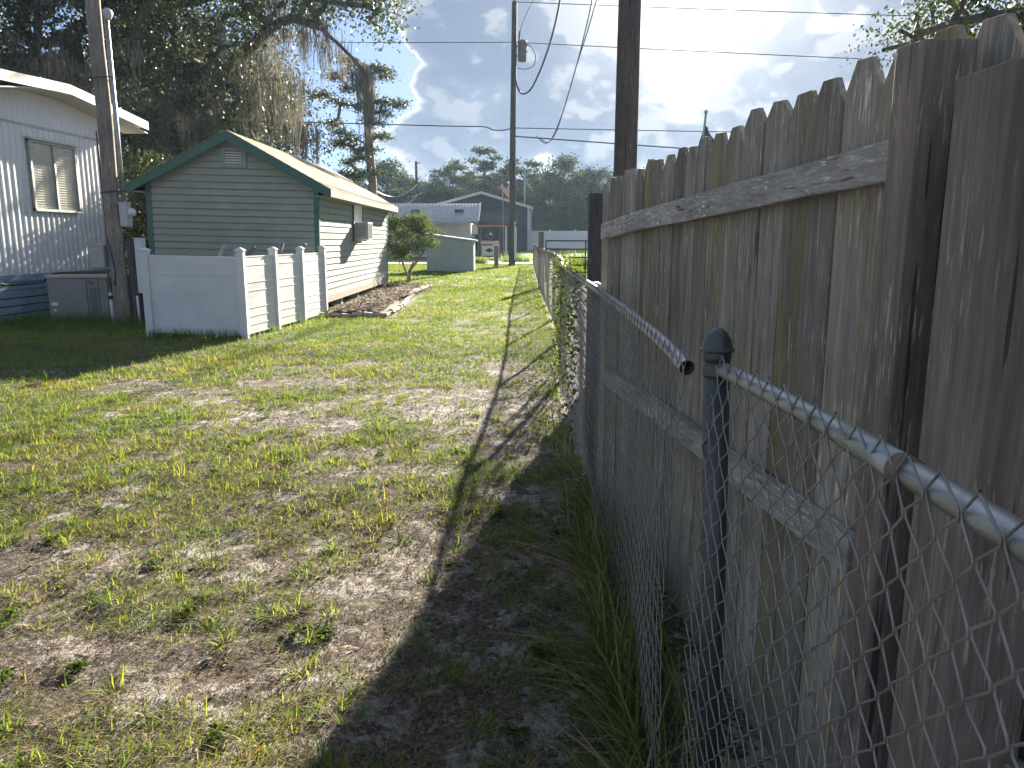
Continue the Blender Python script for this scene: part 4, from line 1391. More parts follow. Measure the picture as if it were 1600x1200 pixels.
# roadside stand with orange trim
sy = 57.5
s0, s1 = at(748, 402, sy), at(781, 354, sy)
st = thing('roadside_stand', 'small open stand with orange-red trim, dark posts and white counter across the road', 'stand', ((s0.x + s1.x) / 2, sy, .2))
zc0, ztop = .12, s1.z
for x in (s0.x, s1.x - .1):
    MB().box(x, x + .14, sy, sy + .14, zc0, ztop).part('post', M['black_paint'], st)
    MB().box(x, x + .14, sy + 1.4, sy + 1.54, zc0, ztop).part('post', M['black_paint'], st)
MB().box(s0.x - .15, s1.x + .6, sy - .2, sy + 1.7, ztop, ztop + .1).part('roof', M['dark_roof'], st)
MB().box(s0.x - .18, s1.x + .62, sy - .26, sy - .2, ztop - .03, ztop + .11).part('valance', M['orange'], st)
MB().box(s1.x + .38, s1.x + .52, sy - .1, sy + .04, zc0, ztop).part('post', M['vinyl'], st, label='white end post')
MB().box(s0.x + .14, s1.x - .1, sy + .6, sy + .64, .3, 1.4).part('counter_back', M['house_white'], st)
p0, p1 = at(753, 399, sy - .3), at(779, 384, sy - .3)
cf = MB().box(p0.x, p1.x, sy - .3, sy - .22, p0.z, p1.z).part('counter_front', M['panel_white'], st)
for (xa, xb, za, zb) in ((p0.x - .06, p1.x + .06, p1.z, p1.z + .1), (p0.x - .06, p0.x, p0.z, p1.z), (p1.x, p1.x + .06, p0.z, p1.z)):
    MB().box(xa, xb, sy - .32, sy - .21, za, zb).part('counter_trim', M['orange'], cf)
em = at(764.5, 391, sy - .3)
MB().prism([(em.x - .32, sy - .302, em.z), (em.x, sy - .302, em.z - .17), (em.x + .32, sy - .302, em.z), (em.x, sy - .302, em.z + .17)], (0, -.012, 0)).part('diamond_emblem', M['black_paint'], cf)
MB().box(p0.x - .1, p1.x + .1, sy - .36, sy + .3, p1.z + .1, p1.z + .16).part('counter_top', M['orange'], st)
wr = at(765, 366, sy - .05)
wt = thing('wreath', 'dark round wreath with a white centre hanging inside the orange-trimmed stand', 'wreath', wr)
MB().tube([wr + Vector((.34 * math.cos(a), 0, .34 * math.sin(a))) for a in np.linspace(0, 2 * math.pi, 15)], .10, 6, False).part('ring', M['wreath'], wt)
MB().lathe([(.02, -.1), (.10, -.06), (.13, 0), (.10, .06), (.02, .1)], wr + Vector((.08, -.08, .02)), 10).part('ball', M['panel_white'], wt, smooth=True)

# flag on a thin pole
fy = 57.0
fb, ft = at(787, 398, fy), at(785, 278, fy)
fl_ = thing('flag_pole', 'thin flagpole with drooping stars and stripes flag left of the tall utility pole', 'flag', (fb.x, fy, float(gz(fb.x, fy))))
MB().tube([(fb.x, fy, .1), (ft.x, fy, ft.z + .1)], .028, 6).part('pole', M['alu'], fl_)
c0 = at(782, 277, fy)
nu, nvv = 14, 13


def flag_pt(i, j):
    s, q = i / nu, j / nvv
    x = ft.x - .02 - q * .22 + s * 1.0 + .04 * math.sin(5 * s + 2 * q)
    z = ft.z - q * .72 - s * .92 - .15 * s * s
    y = fy + .14 * math.sin(8 * s + 2 * q) - .08
    return (x, y, z)


canton, red, wht = MB(), MB(), MB()
for j in range(nvv):
    for i in range(nu):
        mbq = canton if (i < 6 and j < 7) else (red if j % 2 == 0 else wht)
        mbq.add([flag_pt(i, j), flag_pt(i, j + 1), flag_pt(i + 1, j + 1), flag_pt(i + 1, j)], [(0, 1, 2, 3)])
fo = red.part('flag', M['flag_red'], fl_)
wht.part('white_stripes', M['flag_white'], fo)
canton.part('canton', M['flag_blue'], fo)
star = MB()
for r_ in range(3):
    for q_ in range(4):
        p = Vector(flag_pt(.8 + q_ * 1.3, 1 + r_ * 2.2)) + Vector((0, -.012, 0))
        star.add([p + Vector((.03 * (1 if k % 2 == 0 else .45) * math.sin(k * math.pi / 5), 0, .03 * (1 if k % 2 == 0 else .45) * math.cos(k * math.pi / 5))) for k in range(10)], [tuple(range(10))])
star.part('stars', M['flag_white'], fo)

# second flag pole far beyond the wooden fence
f2 = at(1103, 178, 30)
fl2 = thing('flag_pole', 'slightly leaning flagpole with furled dark flag peeping over the wooden fence pickets', 'flag', (f2.x - .6, 30, 0))
MB().tube([(f2.x - .45, 30, 0), (f2.x, 30, f2.z)], .045, 7).part('pole', M['galv'], fl2)
MB().lathe([(.02, -.07), (.07, -.03), (.08, .02), (.03, .08)], (f2.x, 30, f2.z + .06), 8).part('finial', M['galv'], fl2)
mb = MB()
for j in range(9):
    for i in range(5):
        mb.v.append((f2.x - .05 - j * .03 + i * .12 * (1 if j > 1 else .4 + .3 * j) + .03 * math.sin(j + i), 30 + .07 * math.sin(i * 2 + j * .6), f2.z - .35 - j * .16 - i * .06))
for j in range(8):
    for i in range(4):
        k = j * 5 + i
        mb.f.append((k, k + 1, k + 6, k + 5))
mb.part('flag', M['flag_blue'], fl2)

# far white vinyl fence: posts and panels
wfy = 75
wv = thing('vinyl_fence', 'white vinyl privacy fence far across the road, right of the gabled building', 'fence', (at(820, 390, wfy).x, wfy, .5))
xw, k = at(820, 390, wfy).x, 0
while xw < 14:
    zb0 = .48
    p_ = MB().box(xw - .07, xw + .07, wfy - .07, wfy + .07, zb0, 2.42).part('post', M['bright_vinyl'], wv)
    MB().box(xw + .07, xw + 2.33, wfy - .03, wfy + .03, zb0 + .05, 2.3).part('panel', M['bright_vinyl'], wv)
    xw += 2.4
    k += 1

# black tube gate and its post beyond the wooden fence
gy = 24.0
gx0 = at(853, 400, gy).x
gt = thing('farm_gate', 'black tubular farm gate beyond the end of the chain link fence', 'gate', (gx0, gy, 0))
for k in range(6):
    zz = at(870, (376, 389, 402, 414, 425, 436)[k], gy).z
    MB().tube([(gx0, gy, zz), (gx0 + 3.6, gy, zz - .02)], .022, 8).part('rail', M['black_paint'], gt)
for dx in (0, 1.22, 3.6):
    MB().tube([(gx0 + dx, gy, .2), (gx0 + dx, gy, 1.47)], .022, 8).part('upright', M['black_paint'], gt)
gp_ = at(846, 362, gy)
MB().box(gp_.x - .08, gp_.x + .08, gy + .1, gy + .26, 0, gp_.z).solo('gate_post', M['post_wood'], (gp_.x, gy + .18, 0), 'brown square timber post holding the black farm gate', 'post', bevel=.01)
# low post by the lawn edge
lp = on(775.5, 417)
lpt = at(775.5, 384, lp.y)
lo_ = thing('wooden_post', 'short pale wooden post with a flat cap left of the tall utility pole', 'post', (lp.x, lp.y, 0))
MB().box(lp.x - .12, lp.x + .12, lp.y - .1, lp.y + .1, 0, lpt.z).part('post', M['pole_wood'], lo_)
MB().box(lp.x - .17, lp.x + .17, lp.y - .14, lp.y + .14, lpt.z, lpt.z + .06).part('cap', M['white_trim'], lo_)

# carport and tarp heap seen in the gap left of the shed
cy_ = 40
ca_ = at(205, 326, cy_)
cpo = thing('carport', 'far open carport with white roof edge seen between service pole and shed', 'carport', (ca_.x, cy_, 0))
MB().prism([(ca_.x - 2.5, cy_, ca_.z), (ca_.x + 1.3, cy_, ca_.z + .15), (ca_.x + 1.3, cy_, ca_.z + .3), (ca_.x - 2.5, cy_, ca_.z + .15)], (0, 4, 0)).part('roof', M['vinyl'], cpo)
MB().box(ca_.x - 2.4, ca_.x + 1.2, cy_ + 3.9, cy_ + 4, 0, ca_.z).part('back_wall', M['dark_void'], cpo)
for dx in (-2.3, -.55, 1.0):
    MB().box(ca_.x + dx, ca_.x + dx + .12, cy_ + .1, cy_ + .22, 0, ca_.z + .05).part('post', M['vinyl'], cpo)
MB().box(ca_.x + .15, ca_.x + .95, cy_ + .05, cy_ + .1, ca_.z - .7, ca_.z + .02).part('panel', M['house_white'], cpo)
th = MB()
tb = at(216, 360, 30)
for j in range(9):
    for i in range(13):
        s, q = i / 12 - .5, j / 8 - .5
        h = (1.2 + .5 * float(vnoise(i * .5, j * .5, 1.0))) * max(0, 1 - (2 * s) ** 4) * max(0, 1 - (2 * q) ** 4)
        th.v.append((tb.x + s * 3.0, 30 + q * 2, h + .02 * ((i * 7 + j * 3) % 3)))
for j in range(8):
    for i in range(12):
        k = j * 13 + i
        th.f.append((k, k + 1, k + 14, k + 13))
th.solo('tarp_heap', M['tarp'], (tb.x, 30, 0), 'heap under a faded blue tarp in the gap left of the shed', 'tarp')

# ------------------------------------------------------------------ thin blue haze volume, added for a bluish lift of the distance
hz_m = bpy.data.materials.new('haze')
hz_m.use_nodes = True
hz = NT(hz_m.node_tree)
pv = hz.n('ShaderNodeVolumePrincipled')
pv.inputs['Color'].default_value = (0.55, 0.75, 1.0, 1)
pv.inputs['Density'].default_value = 0.0003
pv.inputs['Anisotropy'].default_value = 0.3
hz.t.links.new(pv.outputs[0], hz.n('ShaderNodeOutputMaterial').inputs['Volume'])
MB().box(-262, 262, -62, 262, -1.2, 24).solo('haze', hz_m, (0, 0, -1.2), kind='stuff')

# ------------------------------------------------------------------ utility poles and lines
pb_ = Vector((0.0, 45.2, 0))
up = thing('utility_pole', 'tall slim utility pole with transformer standing at the far end of the lawn', 'utility pole', pb_)
pt = at(804, 3, 45.2)
MB().tube([(pb_.x, 45.2, -.1), (pb_.x + .05, 45.2, 7), (pt.x, 45.2, pt.z)], [.19, .17, .145], 12).part('pole', M['pole_far'], up, smooth=True)
tz = at(815, 97, 45.2).z
tx = pt.x + .42
tf = MB().lathe([(.20, 0), (.235, .03), (.235, .98), (.25, 1.0), (.25, 1.06), (.12, 1.14)], (tx, 45.1, tz), 16).part('transformer', M['transformer'], up, smooth=True)
MB().bar((pt.x, 45.15, tz + .3), (tx - .1, 45.1, tz + .3), .08, .08).part('bracket', M['transformer'], tf)
MB().bar((pt.x, 45.15, tz + .8), (tx - .1, 45.1, tz + .8), .08, .08).part('bracket', M['transformer'], tf)
MB().lathe([(.03, 0), (.07, .04), (.04, .08), (.07, .14), (.04, .18), (.06, .24), (.02, .5)], (tx - .15, 45.1, tz + 1.1), 8).part('bushing', M['porcelain'], tf)
for k, s in ((.75, 1), (.45, 1)):
    MB().lathe([(.02, 0), (.05, .04), (.02, .1)], (tx + .26, 45.0, tz + k), 8).part('terminal', M['porcelain'], tf)
MB().lathe([(.03, 0), (.07, .05), (.04, .1), (.06, .18), (.02, .25)], (pt.x, 45.2, pt.z), 8).part('insulator', M['porcelain'], up)
MB().box(pb_.x + .12, pb_.x + .20, 45.0, 45.06, .3, at(810, 345, 45).z).part('cable_guard', M['pvc'], up)
bpx = on(970, 560)
bpl = thing('utility_pole', 'thick near wooden utility pole rising behind the wooden fence, top out of view', 'utility pole', (1.42, 10, 0))
MB().tube([(1.42, 10, -.1), (1.425, 10, 4), (1.44, 10, 9)], [.155, .14, .125], 16).part('pole', M['pole_far'], bpl, smooth=True)
f3 = at(650, 252, 78)
tp = thing('utility_pole', 'thin far utility pole standing behind the metal-roofed white house', 'utility pole', (f3.x, 78, .5))
MB().tube([(f3.x, 78, .4), (f3.x, 78, f3.z)], [.16, .12], 8).part('pole', M['pole_far'], tp)
MB().bar((f3.x - .1, 78, f3.z - .2), (f3.x + .45, 78, f3.z - .15), .1, .1).part('crossarm', M['pole_far'], tp)
zq = at(652, 305, 78).z
MB().bar((f3.x - .5, 77.8, zq - .2), (f3.x + .5, 77.8, zq + .2), .08, .08).part('crossarm', M['galv'], tp)
f4 = at(820, 262, 76)
MB().tube([(f4.x, 76, .4), (f4.x, 76, f4.z)], .09, 7).solo('antenna_mast', M['galv'], (f4.x, 76, .4), 'thin grey mast beside the right eave of the dark gabled building', 'mast')


def line(pts, r, label, group='overhead wires', mat=None):
    MB().tube(smooth_path([Vector(p) for p in pts], 8), r, 5).solo('power_line', mat or M['cable'], pts[0], label, 'power line', group)


def span(a, b_, sag, n=7):
    a, b_ = Vector(a), Vector(b_)
    return [a.lerp(b_, i / n) - Vector((0, 0, sag * 4 * (i / n) * (1 - i / n))) for i in range(n + 1)]


far_l, far_r = -46, 62


def thru(u1, v1, y1_, u2, v2, y2_, side):
    p, q = at(u1, v1, y1_), at(u2, v2, y2_)
    d = (q - p)
    return p, p + d * ((far_r - p.x) / d.x if side > 0 else (far_l - p.x) / d.x)


p, q = thru(805, 3, 45.2, 1400, 17, 41, 1)
line(span(p, q, .25), .022, 'topmost thin wire running right from the top of the transformer pole')
p, q = thru(803, 66, 45.2, 1380, 88, 41, 1)
line(span(p, q, .2), .022, 'thin wire running right from the pole just above its transformer')
p, q = thru(803, 66, 45.2, 590, 63, 47, -1)
line(span(p, q, .2), .022, 'thin wire running left from the pole just above its transformer')
p, q = thru(803, 200, 45.2, 1100, 203, 43, 1)
line(span(p, q, .15), .024, 'dark cable running right from the pole, upper of the two at mid height')
pa_ = at(803, 198, 45.2)
pz = at(590, 194, 46.5)
line([pa_, at(790, 203, 45.2), at(770, 203, 45.3), at(755, 198, 45.4), at(700, 197, 45.8), pz, pz + (pz - at(700, 197, 45.8)) * 3], .032, 'dark cable sagging left from the pole at mid height')
p, q = thru(804, 213, 45.2, 1040, 228, 43, 1)
line(span(p, q, .15), .034, 'thicker dark cable running right from the pole, lower of the two at mid height')
line([at(804, 112, 45.1), at(807, 132, 44.9), at(815, 146, 44.4), at(828, 141, 43.5), at(842, 115, 42), at(857, 75, 40), at(868, 35, 38), at(876, -5, 36), at(884, -60, 33)], .05, 'heavy black service cable dropping from above into a loop on the pole', mat=M['cable'])
line([at(838, 212, 44.6), at(852, 224, 44.3), at(866, 212, 43.5), at(878, 180, 42), at(893, 130, 39), at(908, 75, 36), at(922, 15, 33), at(928, -20, 32)], .025, 'left one of the two thin wires swooping up beside the near pole')
line([at(845, 217, 44.6), at(858, 222, 44.2), at(872, 195, 43.2), at(884, 160, 41.5), at(900, 105, 38.5), at(916, 55, 35.5), at(932, 0, 32.5), at(938, -25, 32)], .025, 'right one of the two thin wires swooping up beside the near pole')
line([at(813, 72, 45), at(826, 70, 44.8), at(836, 85, 44.8), at(834, 102, 44.9), at(822, 108, 45), at(808, 106, 45.1)], .024, 'short looped jumper wire beside the pole transformer')
line([at(812, 55, 45), at(815, 40, 44.9), at(824, 18, 44.8), at(832, 2, 44.8), at(838, -20, 44.7)], .016, 'very thin wire rising from the top of the pole transformer')
for (ua, va, ub, vb) in ((652, 305, 600, 300), (652, 288, 592, 285)):
    pts_ = span(at(ub - 20, vb, 70), at(ua, va, 77.6), 1.2)
    line(pts_, .035, 'pale sagging cable from the thin far pole, ' + ('lower one' if va == 305 else 'upper one'), mat=M['cable_pale'])

# ------------------------------------------------------------------ chain link fence
CF = [(.409, 1.774, 1.205), (.425, 2.4, 1.225), (.468, 4.37, 1.23), (.515, 7.9, 1.23), (.62, 9.6, 1.235), (.735, 12.5, 1.235), (.775, 16, 1.23), (.80, 20, 1.23), (.93, 28, 1.23), (1.12, 38, 1.22), (1.27, 47.5, 1.2)]
cfy = np.array([p[1] for p in CF])


def cfx(y):
    return np.interp(y, cfy, [p[0] for p in CF])


def cfz(y):
    return np.interp(y, cfy, [p[2] for p in CF])


def wires(y_a, y_b, xfun, zfun, sides, r, pitch=.035, dz=.035, seed=1, sag=0.0):
    """woven wire: vertical zig-zags, neighbours hooked at their bends"""
    rg = np.random.default_rng(seed)
    n = int((y_b - y_a) / pitch)
    allV, allF = [], []
    base = 0
    for i in range(n):
        ya = y_a + i * pitch
        zt = float(zfun(ya)) + .035
        m_ = int((zt - .03) / dz)
        j = np.arange(m_ + 1)
        side_ = ((j + i) % 2).astype(float)
        yy = ya + side_ * pitch + (side_ * 2 - 1) * .002
        zz = zt - j * dz + rg.normal(size=m_ + 1) * .0012
        low = np.clip((.35 - zz) / .35, 0, 1)
        xx = xfun(yy) - .019 + (side_ * 2 - 1) * ((-1) ** i) * .0022 + .03 * np.sin(yy * 2.3 + 1) * np.sin(zz * 2.6) + sag * low * np.sin(yy * 3.1)
        # small rounded bend at each hook
        P_ = np.stack([xx, yy, zz], -1)
        mids = (P_[:-1] + P_[1:]) / 2
        if sides > 3:
            a_ = P_[:-1] * .86 + P_[1:] * .14
            b_ = P_[:-1] * .14 + P_[1:] * .86
            a_[:, 0] += .0008
            Q = np.stack([a_, b_], 1).reshape(-1, 3)
            Q = np.concatenate([P_[:1], Q, P_[-1:]], 0)
        else:
            Q = P_
        d = np.gradient(Q, axis=0)
        d /= np.linalg.norm(d, axis=1, keepdims=True)
        s = np.cross(d, np.array([1.0, .02, .03]))
        s /= np.linalg.norm(s, axis=1, keepdims=True)
        t_ = np.cross(d, s)
        ring = []
        for k in range(sides):
            an = 2 * math.pi * k / sides
            ring.append(Q + (s * math.cos(an) + t_ * math.sin(an)) * r)
        V = np.stack(ring, 1).reshape(-1, 3)
        nq = len(Q)
        kk = np.arange(nq - 1)[:, None] * sides
        F = np.concatenate([kk + np.array([k, (k + 1) % sides, sides + (k + 1) % sides, sides + k]) for k in range(sides)], 0) + base
        allV.append(V)
        allF.append(F)
        base += len(V)
    return np.concatenate(allV), np.concatenate(allF)


cl = thing('chain_link_fence', 'long chain link fence with open-ended bent top rail running down the lawn', 'fence', (.47, 4.4, 0))
off = np.array(LOC[cl.name])
V, F = wires(1.70, 8.0, cfx, cfz, 4, .0014, seed=2, sag=.02)
props(link('wire_mesh', np_mesh('wire_mesh', V - off, F, M['wire']), cl), kind='stuff')
V, F = wires(8.0, 40.0, cfx, cfz, 3, .0022, pitch=.05, dz=.05, seed=3)
props(link('wire_mesh', np_mesh('wire_mesh', V - off, F, M['wire']), cl), kind='stuff')
# top rail with a hollow open end
rp = smooth_path([Vector(p) for p in CF], 10)
tr = MB().tube(rp, .018, 14, False)
tr.tube(rp[:6], .0155, 14, False)
tro = tr.part('top_rail', M['galv'], cl, smooth=True)
for k in (14, 24):
    p = rp[k]
    d = (rp[k + 1] - rp[k]).normalized()
    MB().tube([p - d * .09, p + d * .09], .0205, 14).part('sleeve', M['galv'], tro, smooth=True)
for yk in (4.6, 8.3, 11.4, 14.6, 17.8, 21, 24.4, 28, 32, 36, 40, 44, 47):
    x, z = float(cfx(yk)) + .028, float(cfz(yk))
    r_ = .036 if yk < 6 else .026
    lpost = MB().tube([(x, yk, -.05), (x, yk, z - .01)], r_, 12).part('post', M['post_metal'], cl, smooth=True)
    MB().lathe([(r_ + .003, 0), (r_ + .004, .03), (.018, .05)], (x, yk, z - .03), 12).part('loop_cap', M['galv'], lpost, smooth=True)

# nearer length with the domed post
cn = thing('chain_link_fence', 'near chain link fence length with domed terminal post and bright top rail', 'fence', (.444, 1.65, 0))
NP = [(.452, 1.62, 1.226), (.461, 1.2, 1.232), (.458, .93, 1.235), (.447, .62, 1.24), (.43, .2, 1.24)]
ny_ = [p[1] for p in NP][::-1]
nfx = lambda y: np.interp(y, ny_, [p[0] for p in NP][::-1])
nfz = lambda y: np.interp(y, ny_, [p[2] for p in NP][::-1])
V, F = wires(.25, 1.66, nfx, nfz, 5, .0017, seed=5, sag=.03)
props(link('wire_mesh', np_mesh('wire_mesh', V - np.array(LOC[cn.name]), F, M['wire']), cn), kind='stuff')
tp_ = MB().tube([(.482, 1.655, -.05), (.464, 1.65, .6), (.4445, 1.65, 1.258)], .0285, 24).part('terminal_post', M['post_metal'], cn, smooth=True)
MB().lathe([(.0288, -.020), (.0308, -.018), (.0308, -.003), (.0300, -.001), (.0365, .0005), (.0372, .003), (.0365, .0062), (.0325, .0068), (.0315, .012), (.0290, .022), (.0245, .033), (.0175, .043), (.009, .0495), (.002, .051)], (.4445, 1.65, 1.262), 28).part('cap', M['post_metal'], tp_, smooth=True)
MB().lathe([(.031, 0), (.0318, .004), (.0318, .022), (.031, .026)], (.4465, 1.65, 1.208), 24).part('band', M['post_metal'], tp_, smooth=True)
ntr = MB().tube(smooth_path([Vector(p) for p in NP], 10), .0165, 18).part('top_rail', M['galv'], cn, smooth=True)
sl_ = Vector((.4595, 1.02, 1.2345))
d = (Vector(NP[3]) - Vector(NP[2])).normalized()
MB().tube([sl_ + d * .0, sl_ + d * .16], .0188, 18).part('sleeve', M['galv'], ntr, smooth=True)
MB().tube([sl_ + d * .155, sl_ + d * .18], .0195, 18).part('rust_ring', M['rust'], ntr, smooth=True)

# ------------------------------------------------------------------ wooden privacy fence
def wfx(y):
    return .985 - .105 * y


wfn = thing('privacy_fence', 'weathered grey dog-ear picket privacy fence along the right side', 'fence', (wfx(2.5), 2.5, 0))
y, k = 4.47, 0
ang_w = math.atan(-.105)
while y > .45:
    wdt = R.uniform(.128, .148)
    gap = R.uniform(.001, .004) if k not in (18,) else .007
    topz = 1.815 + .075 * min(1, (4.47 - y) / 2.4) + R.uniform(-.018, .016)
    e = R.uniform(.036, .048)
    yb, yt = y - wdt, y
    zb = -.05
    lean = R.uniform(-.004, .004)
    off_ = R.uniform(-.004, .006)
    dy_s = R.uniform(.045, .07)
    ol = [(yb, zb), (yt, zb), (yt + lean, topz - dy_s), (yt + lean - e, topz), (yb + lean + e, topz - R.uniform(0, .006)), (yb + lean, topz - dy_s - R.uniform(-.01, .01))]
    mb = MB().prism([(wfx(yy) + off_, yy, zz) for yy, zz in ol], (.016, 0, 0))
    mt = M['picket_green'] if k in (6, 12, 16, 20) else M['picket']
    mb.part('picket', mt, wfn, bevel=.0015)
    y -= wdt + gap
    k += 1


def rail(ya, za, yb, zb, h, name='rail'):
    n = 7
    vs_ = []
    for i in range(n):
        f = i / (n - 1)
        yy, zz = ya + (yb - ya) * f, za + (zb - za) * f + .006 * math.sin(f * 5)
        xa = wfx(yy) - .043
        j1, j2 = R.uniform(-.003, .003), R.uniform(-.003, .003)
        vs_ += [(xa, yy, zz - h + j1), (xa + .038, yy, zz - h + j1), (xa + .038, yy, zz + j2), (xa, yy, zz + j2)]
    fs = [(3, 2, 1, 0), tuple(range(4 * n - 4, 4 * n))]
    for i in range(n - 1):
        for q in range(4):
            fs.append((i * 4 + q, i * 4 + (q + 1) % 4, i * 4 + 4 + (q + 1) % 4, i * 4 + 4 + q))
    MB().add(vs_, fs).part(name, M['rail_wood'], wfn, bevel=.003)


rail(4.32, 1.585, 1.55, 1.712, .085)
rail(4.2, .80, 1.66, .838, .088)
rail(1.17, .64, .45, .66, .088)
rail(1.19, 1.72, .45, 1.74, .085)
# posts on our side of the pickets
px1 = wfx(1.43) - .145
MB().box(px1, px1 + .095, 1.375, 1.47, -.05, at(1440, 72, 1.43).z).part('post', M['post_wood'], wfn, bevel=.004)
px2 = wfx(1.25) - .15
MB().box(px2, px2 + .142, 1.145, 1.29, -.05, at(1540, 118, 1.27).z).part('post', M['post_wood'], wfn, bevel=.005, label='nearest thick brown post')
# freestanding timber beside the fence end
ep = Vector((.605, 5.72, 0))
MB().box(ep.x - .048, ep.x + .048, 5.67, 5.77, -.05, at(927, 302, 5.7).z).solo('timber_post', M['post_dark'], ep, 'dark square timber post standing just past the far end of the wooden fence', 'post', bevel=.005)

MB().box(.648, .745, 5.86, 5.95, -.05, 1.45).box(.745, .89, 5.88, 5.93, -.05, 1.43).solo('wooden_post', M['post_dark'], (.70, 5.9, 0), 'short dark wooden stub half hidden between dark timber post and wooden fence end', 'post', bevel=.005)  # stub raised and unseen side board added to block a strip of sunlight

# ------------------------------------------------------------------ grass and ground litter
def blades(x, y, L, w, lean, az, rng, seg, tint, z=None):
    """curved tapering blades"""
    n = len(x)
    z = gz(x, y) if z is None else z
    d = np.stack([np.cos(az), np.sin(az)], -1)
    pr = np.stack([-np.sin(az), np.cos(az)], -1)
    rows = []
    for k in range(seg + 1):
        t_ = k / seg
        h = L * (t_ - .35 * lean * t_ * t_) * np.cos(lean * .9)
        o = L * lean * t_ ** 1.5
        cxy = np.stack([x, y], -1) + d * o[:, None]
        ww = w * (1 - t_) ** .7 * .5
        if k < seg:
            rows.append(np.concatenate([cxy - pr * ww[:, None], (z + h)[:, None]], 1))
            rows.append(np.concatenate([cxy + pr * ww[:, None], (z + h)[:, None]], 1))
        else:
            rows.append(np.concatenate([cxy, (z + h)[:, None]], 1))
    V = np.stack(rows, 1).reshape(-1, 3)
    per = 2 * seg + 1
    b0 = np.arange(n)[:, None] * per
    F = []
    for k in range(seg - 1):
        F.append(b0 + np.array([2 * k, 2 * k + 1, 2 * k + 3]))
        F.append(b0 + np.array([2 * k, 2 * k + 3, 2 * k + 2]))
    F.append(b0 + np.array([2 * seg - 2, 2 * seg - 1, 2 * seg]))
    return V, np.concatenate(F, 0), np.repeat(tint, per)


def in_view(x, y, margin=.6):
    w_ = y * cP + EYE * sP
    u = F_PX * x / np.maximum(w_, .1)
    return (np.abs(u) < 800 + margin * 120) & (w_ > .3)


def lawn_ok(x, y):
    ok = x < np.interp(y, cfy, [p[0] for p in CF]) - .03
    ok &= ~((x > -7.5) & (x < -2.3 - .025 * (y - 15)) & (y > 15.0) & (y < 25.6))
    ok &= ~((x > -5.8) & (x < -3.8) & (y > 11.85) & (y < 15.6))
    ok &= ~((x < hw(y) + .05) & (y < 17.6))
    ok &= ~((x > q0.x) & (x < q1.x) & (y > yq) & (y < yq + 2.2))
    return ok


def field(x, y):
    """how grassy the lawn is here (0..1)"""
    a = fbm(x, y, .45, 3)
    b_ = fbm(x + 40, y + 7, 2.2, 4)
    f = np.clip((b_ * .8 + a * .45 - .545) * 5.5 + np.clip((y - 4.5) / 6, 0, .95) + np.clip((-x - 3) / 6, 0, .25) + np.clip((x + 1.0) * .9, 0, .5) * np.clip((4.2 - y) / 1.5, 0, 1), 0, 1)
    return f


rg = np.random.default_rng(77)
VV, FF, TT = [], [], []
base_n = 0


def push(V, F, T):
    global base_n
    VV.append(V)
    FF.append(F + base_n)
    TT.append(T)
    base_n += len(V)


def tufts(ya, yb, per_m2, nblade, L0, L1, w, seg, spread, xlo, xhi, thr=.0):
    area = (yb - ya) * (xhi - xlo)
    n = int(area * per_m2)
    x, y_ = rg.uniform(xlo, xhi, n), rg.uniform(ya, yb, n)
    keep = in_view(x, y_) & lawn_ok(x, y_)
    f = field(x, y_)
    keep &= rg.random(n) < f ** 1.1 + thr
    x, y_, f = x[keep], y_[keep], f[keep]
    m_ = len(x)
    big = rg.uniform(.55, 1.3, m_) * (.7 + .5 * f)
    tone = np.clip(.10 + .72 * fbm(x, y_, 1.3, 3) - .08 * np.clip((y_ - 5) / 8, 0, 1) + rg.normal(size=m_) * .13, 0, 1)
    k = np.repeat(np.arange(m_), nblade)
    N = len(k)
    az = rg.uniform(0, 6.283, N)
    rr_ = spread * rg.random(N) * big[k]
    bx_, by_ = x[k] + np.cos(az) * rr_, y_[k] + np.sin(az) * rr_
    az += rg.normal(size=N) * .5
    L = rg.uniform(L0, L1, N) * big[k]
    lean = np.clip(rg.normal(.95, .3, N), .1, 1.4)
    tint = np.clip(tone[k] + rg.normal(size=N) * .10 + (rg.random(N) < .10) * .35, 0, 1)
    push(*blades(bx_, by_, L, w * rg.uniform(.7, 1.4, N), lean, az, rg, seg, tint))


tufts(1.2, 4.0, 520, 11, .025, .064, .0040, 3, .05, -3.8, .5, .02)
tufts(4.0, 8.0, 360, 10, .03, .074, .0052, 3, .06, -7, .6, .05)
tufts(8.0, 15.5, 190, 8, .045, .09, .008, 2, .08, -12, .75)
tufts(15.5, 26, 110, 7, .05, .09, .014, 2, .12, -12, .95)
tufts(26, 48, 50, 6, .05, .10, .026, 2, .2, -22, 1.3)
# bolder single tufts near the camera
nt = 330
tx_, ty_ = rg.uniform(-4.2, .42, nt), rg.uniform(1.35, 7.5, nt)
kp = lawn_ok(tx_, ty_)
tx_, ty_ = tx_[kp], ty_[kp]
k = np.repeat(np.arange(len(tx_)), 30)
N = len(k)
az = rg.uniform(0, 6.283, N)
rr_ = .05 * rg.random(N) ** .7
sz = rg.uniform(.6, 1.3, len(tx_))[k]
tn = np.clip(rg.uniform(.2, .7, len(tx_))[k] + rg.normal(size=N) * .1, 0, 1)
push(*blades(tx_[k] + np.cos(az) * rr_ * sz, ty_[k] + np.sin(az) * rr_ * sz, rg.uniform(.05, .115, N) * sz, .0056 * rg.uniform(.7, 1.4, N), np.clip(rg.normal(.9, .28, N), .1, 1.35), az + rg.normal(size=N) * .4, rg, 3, tn))
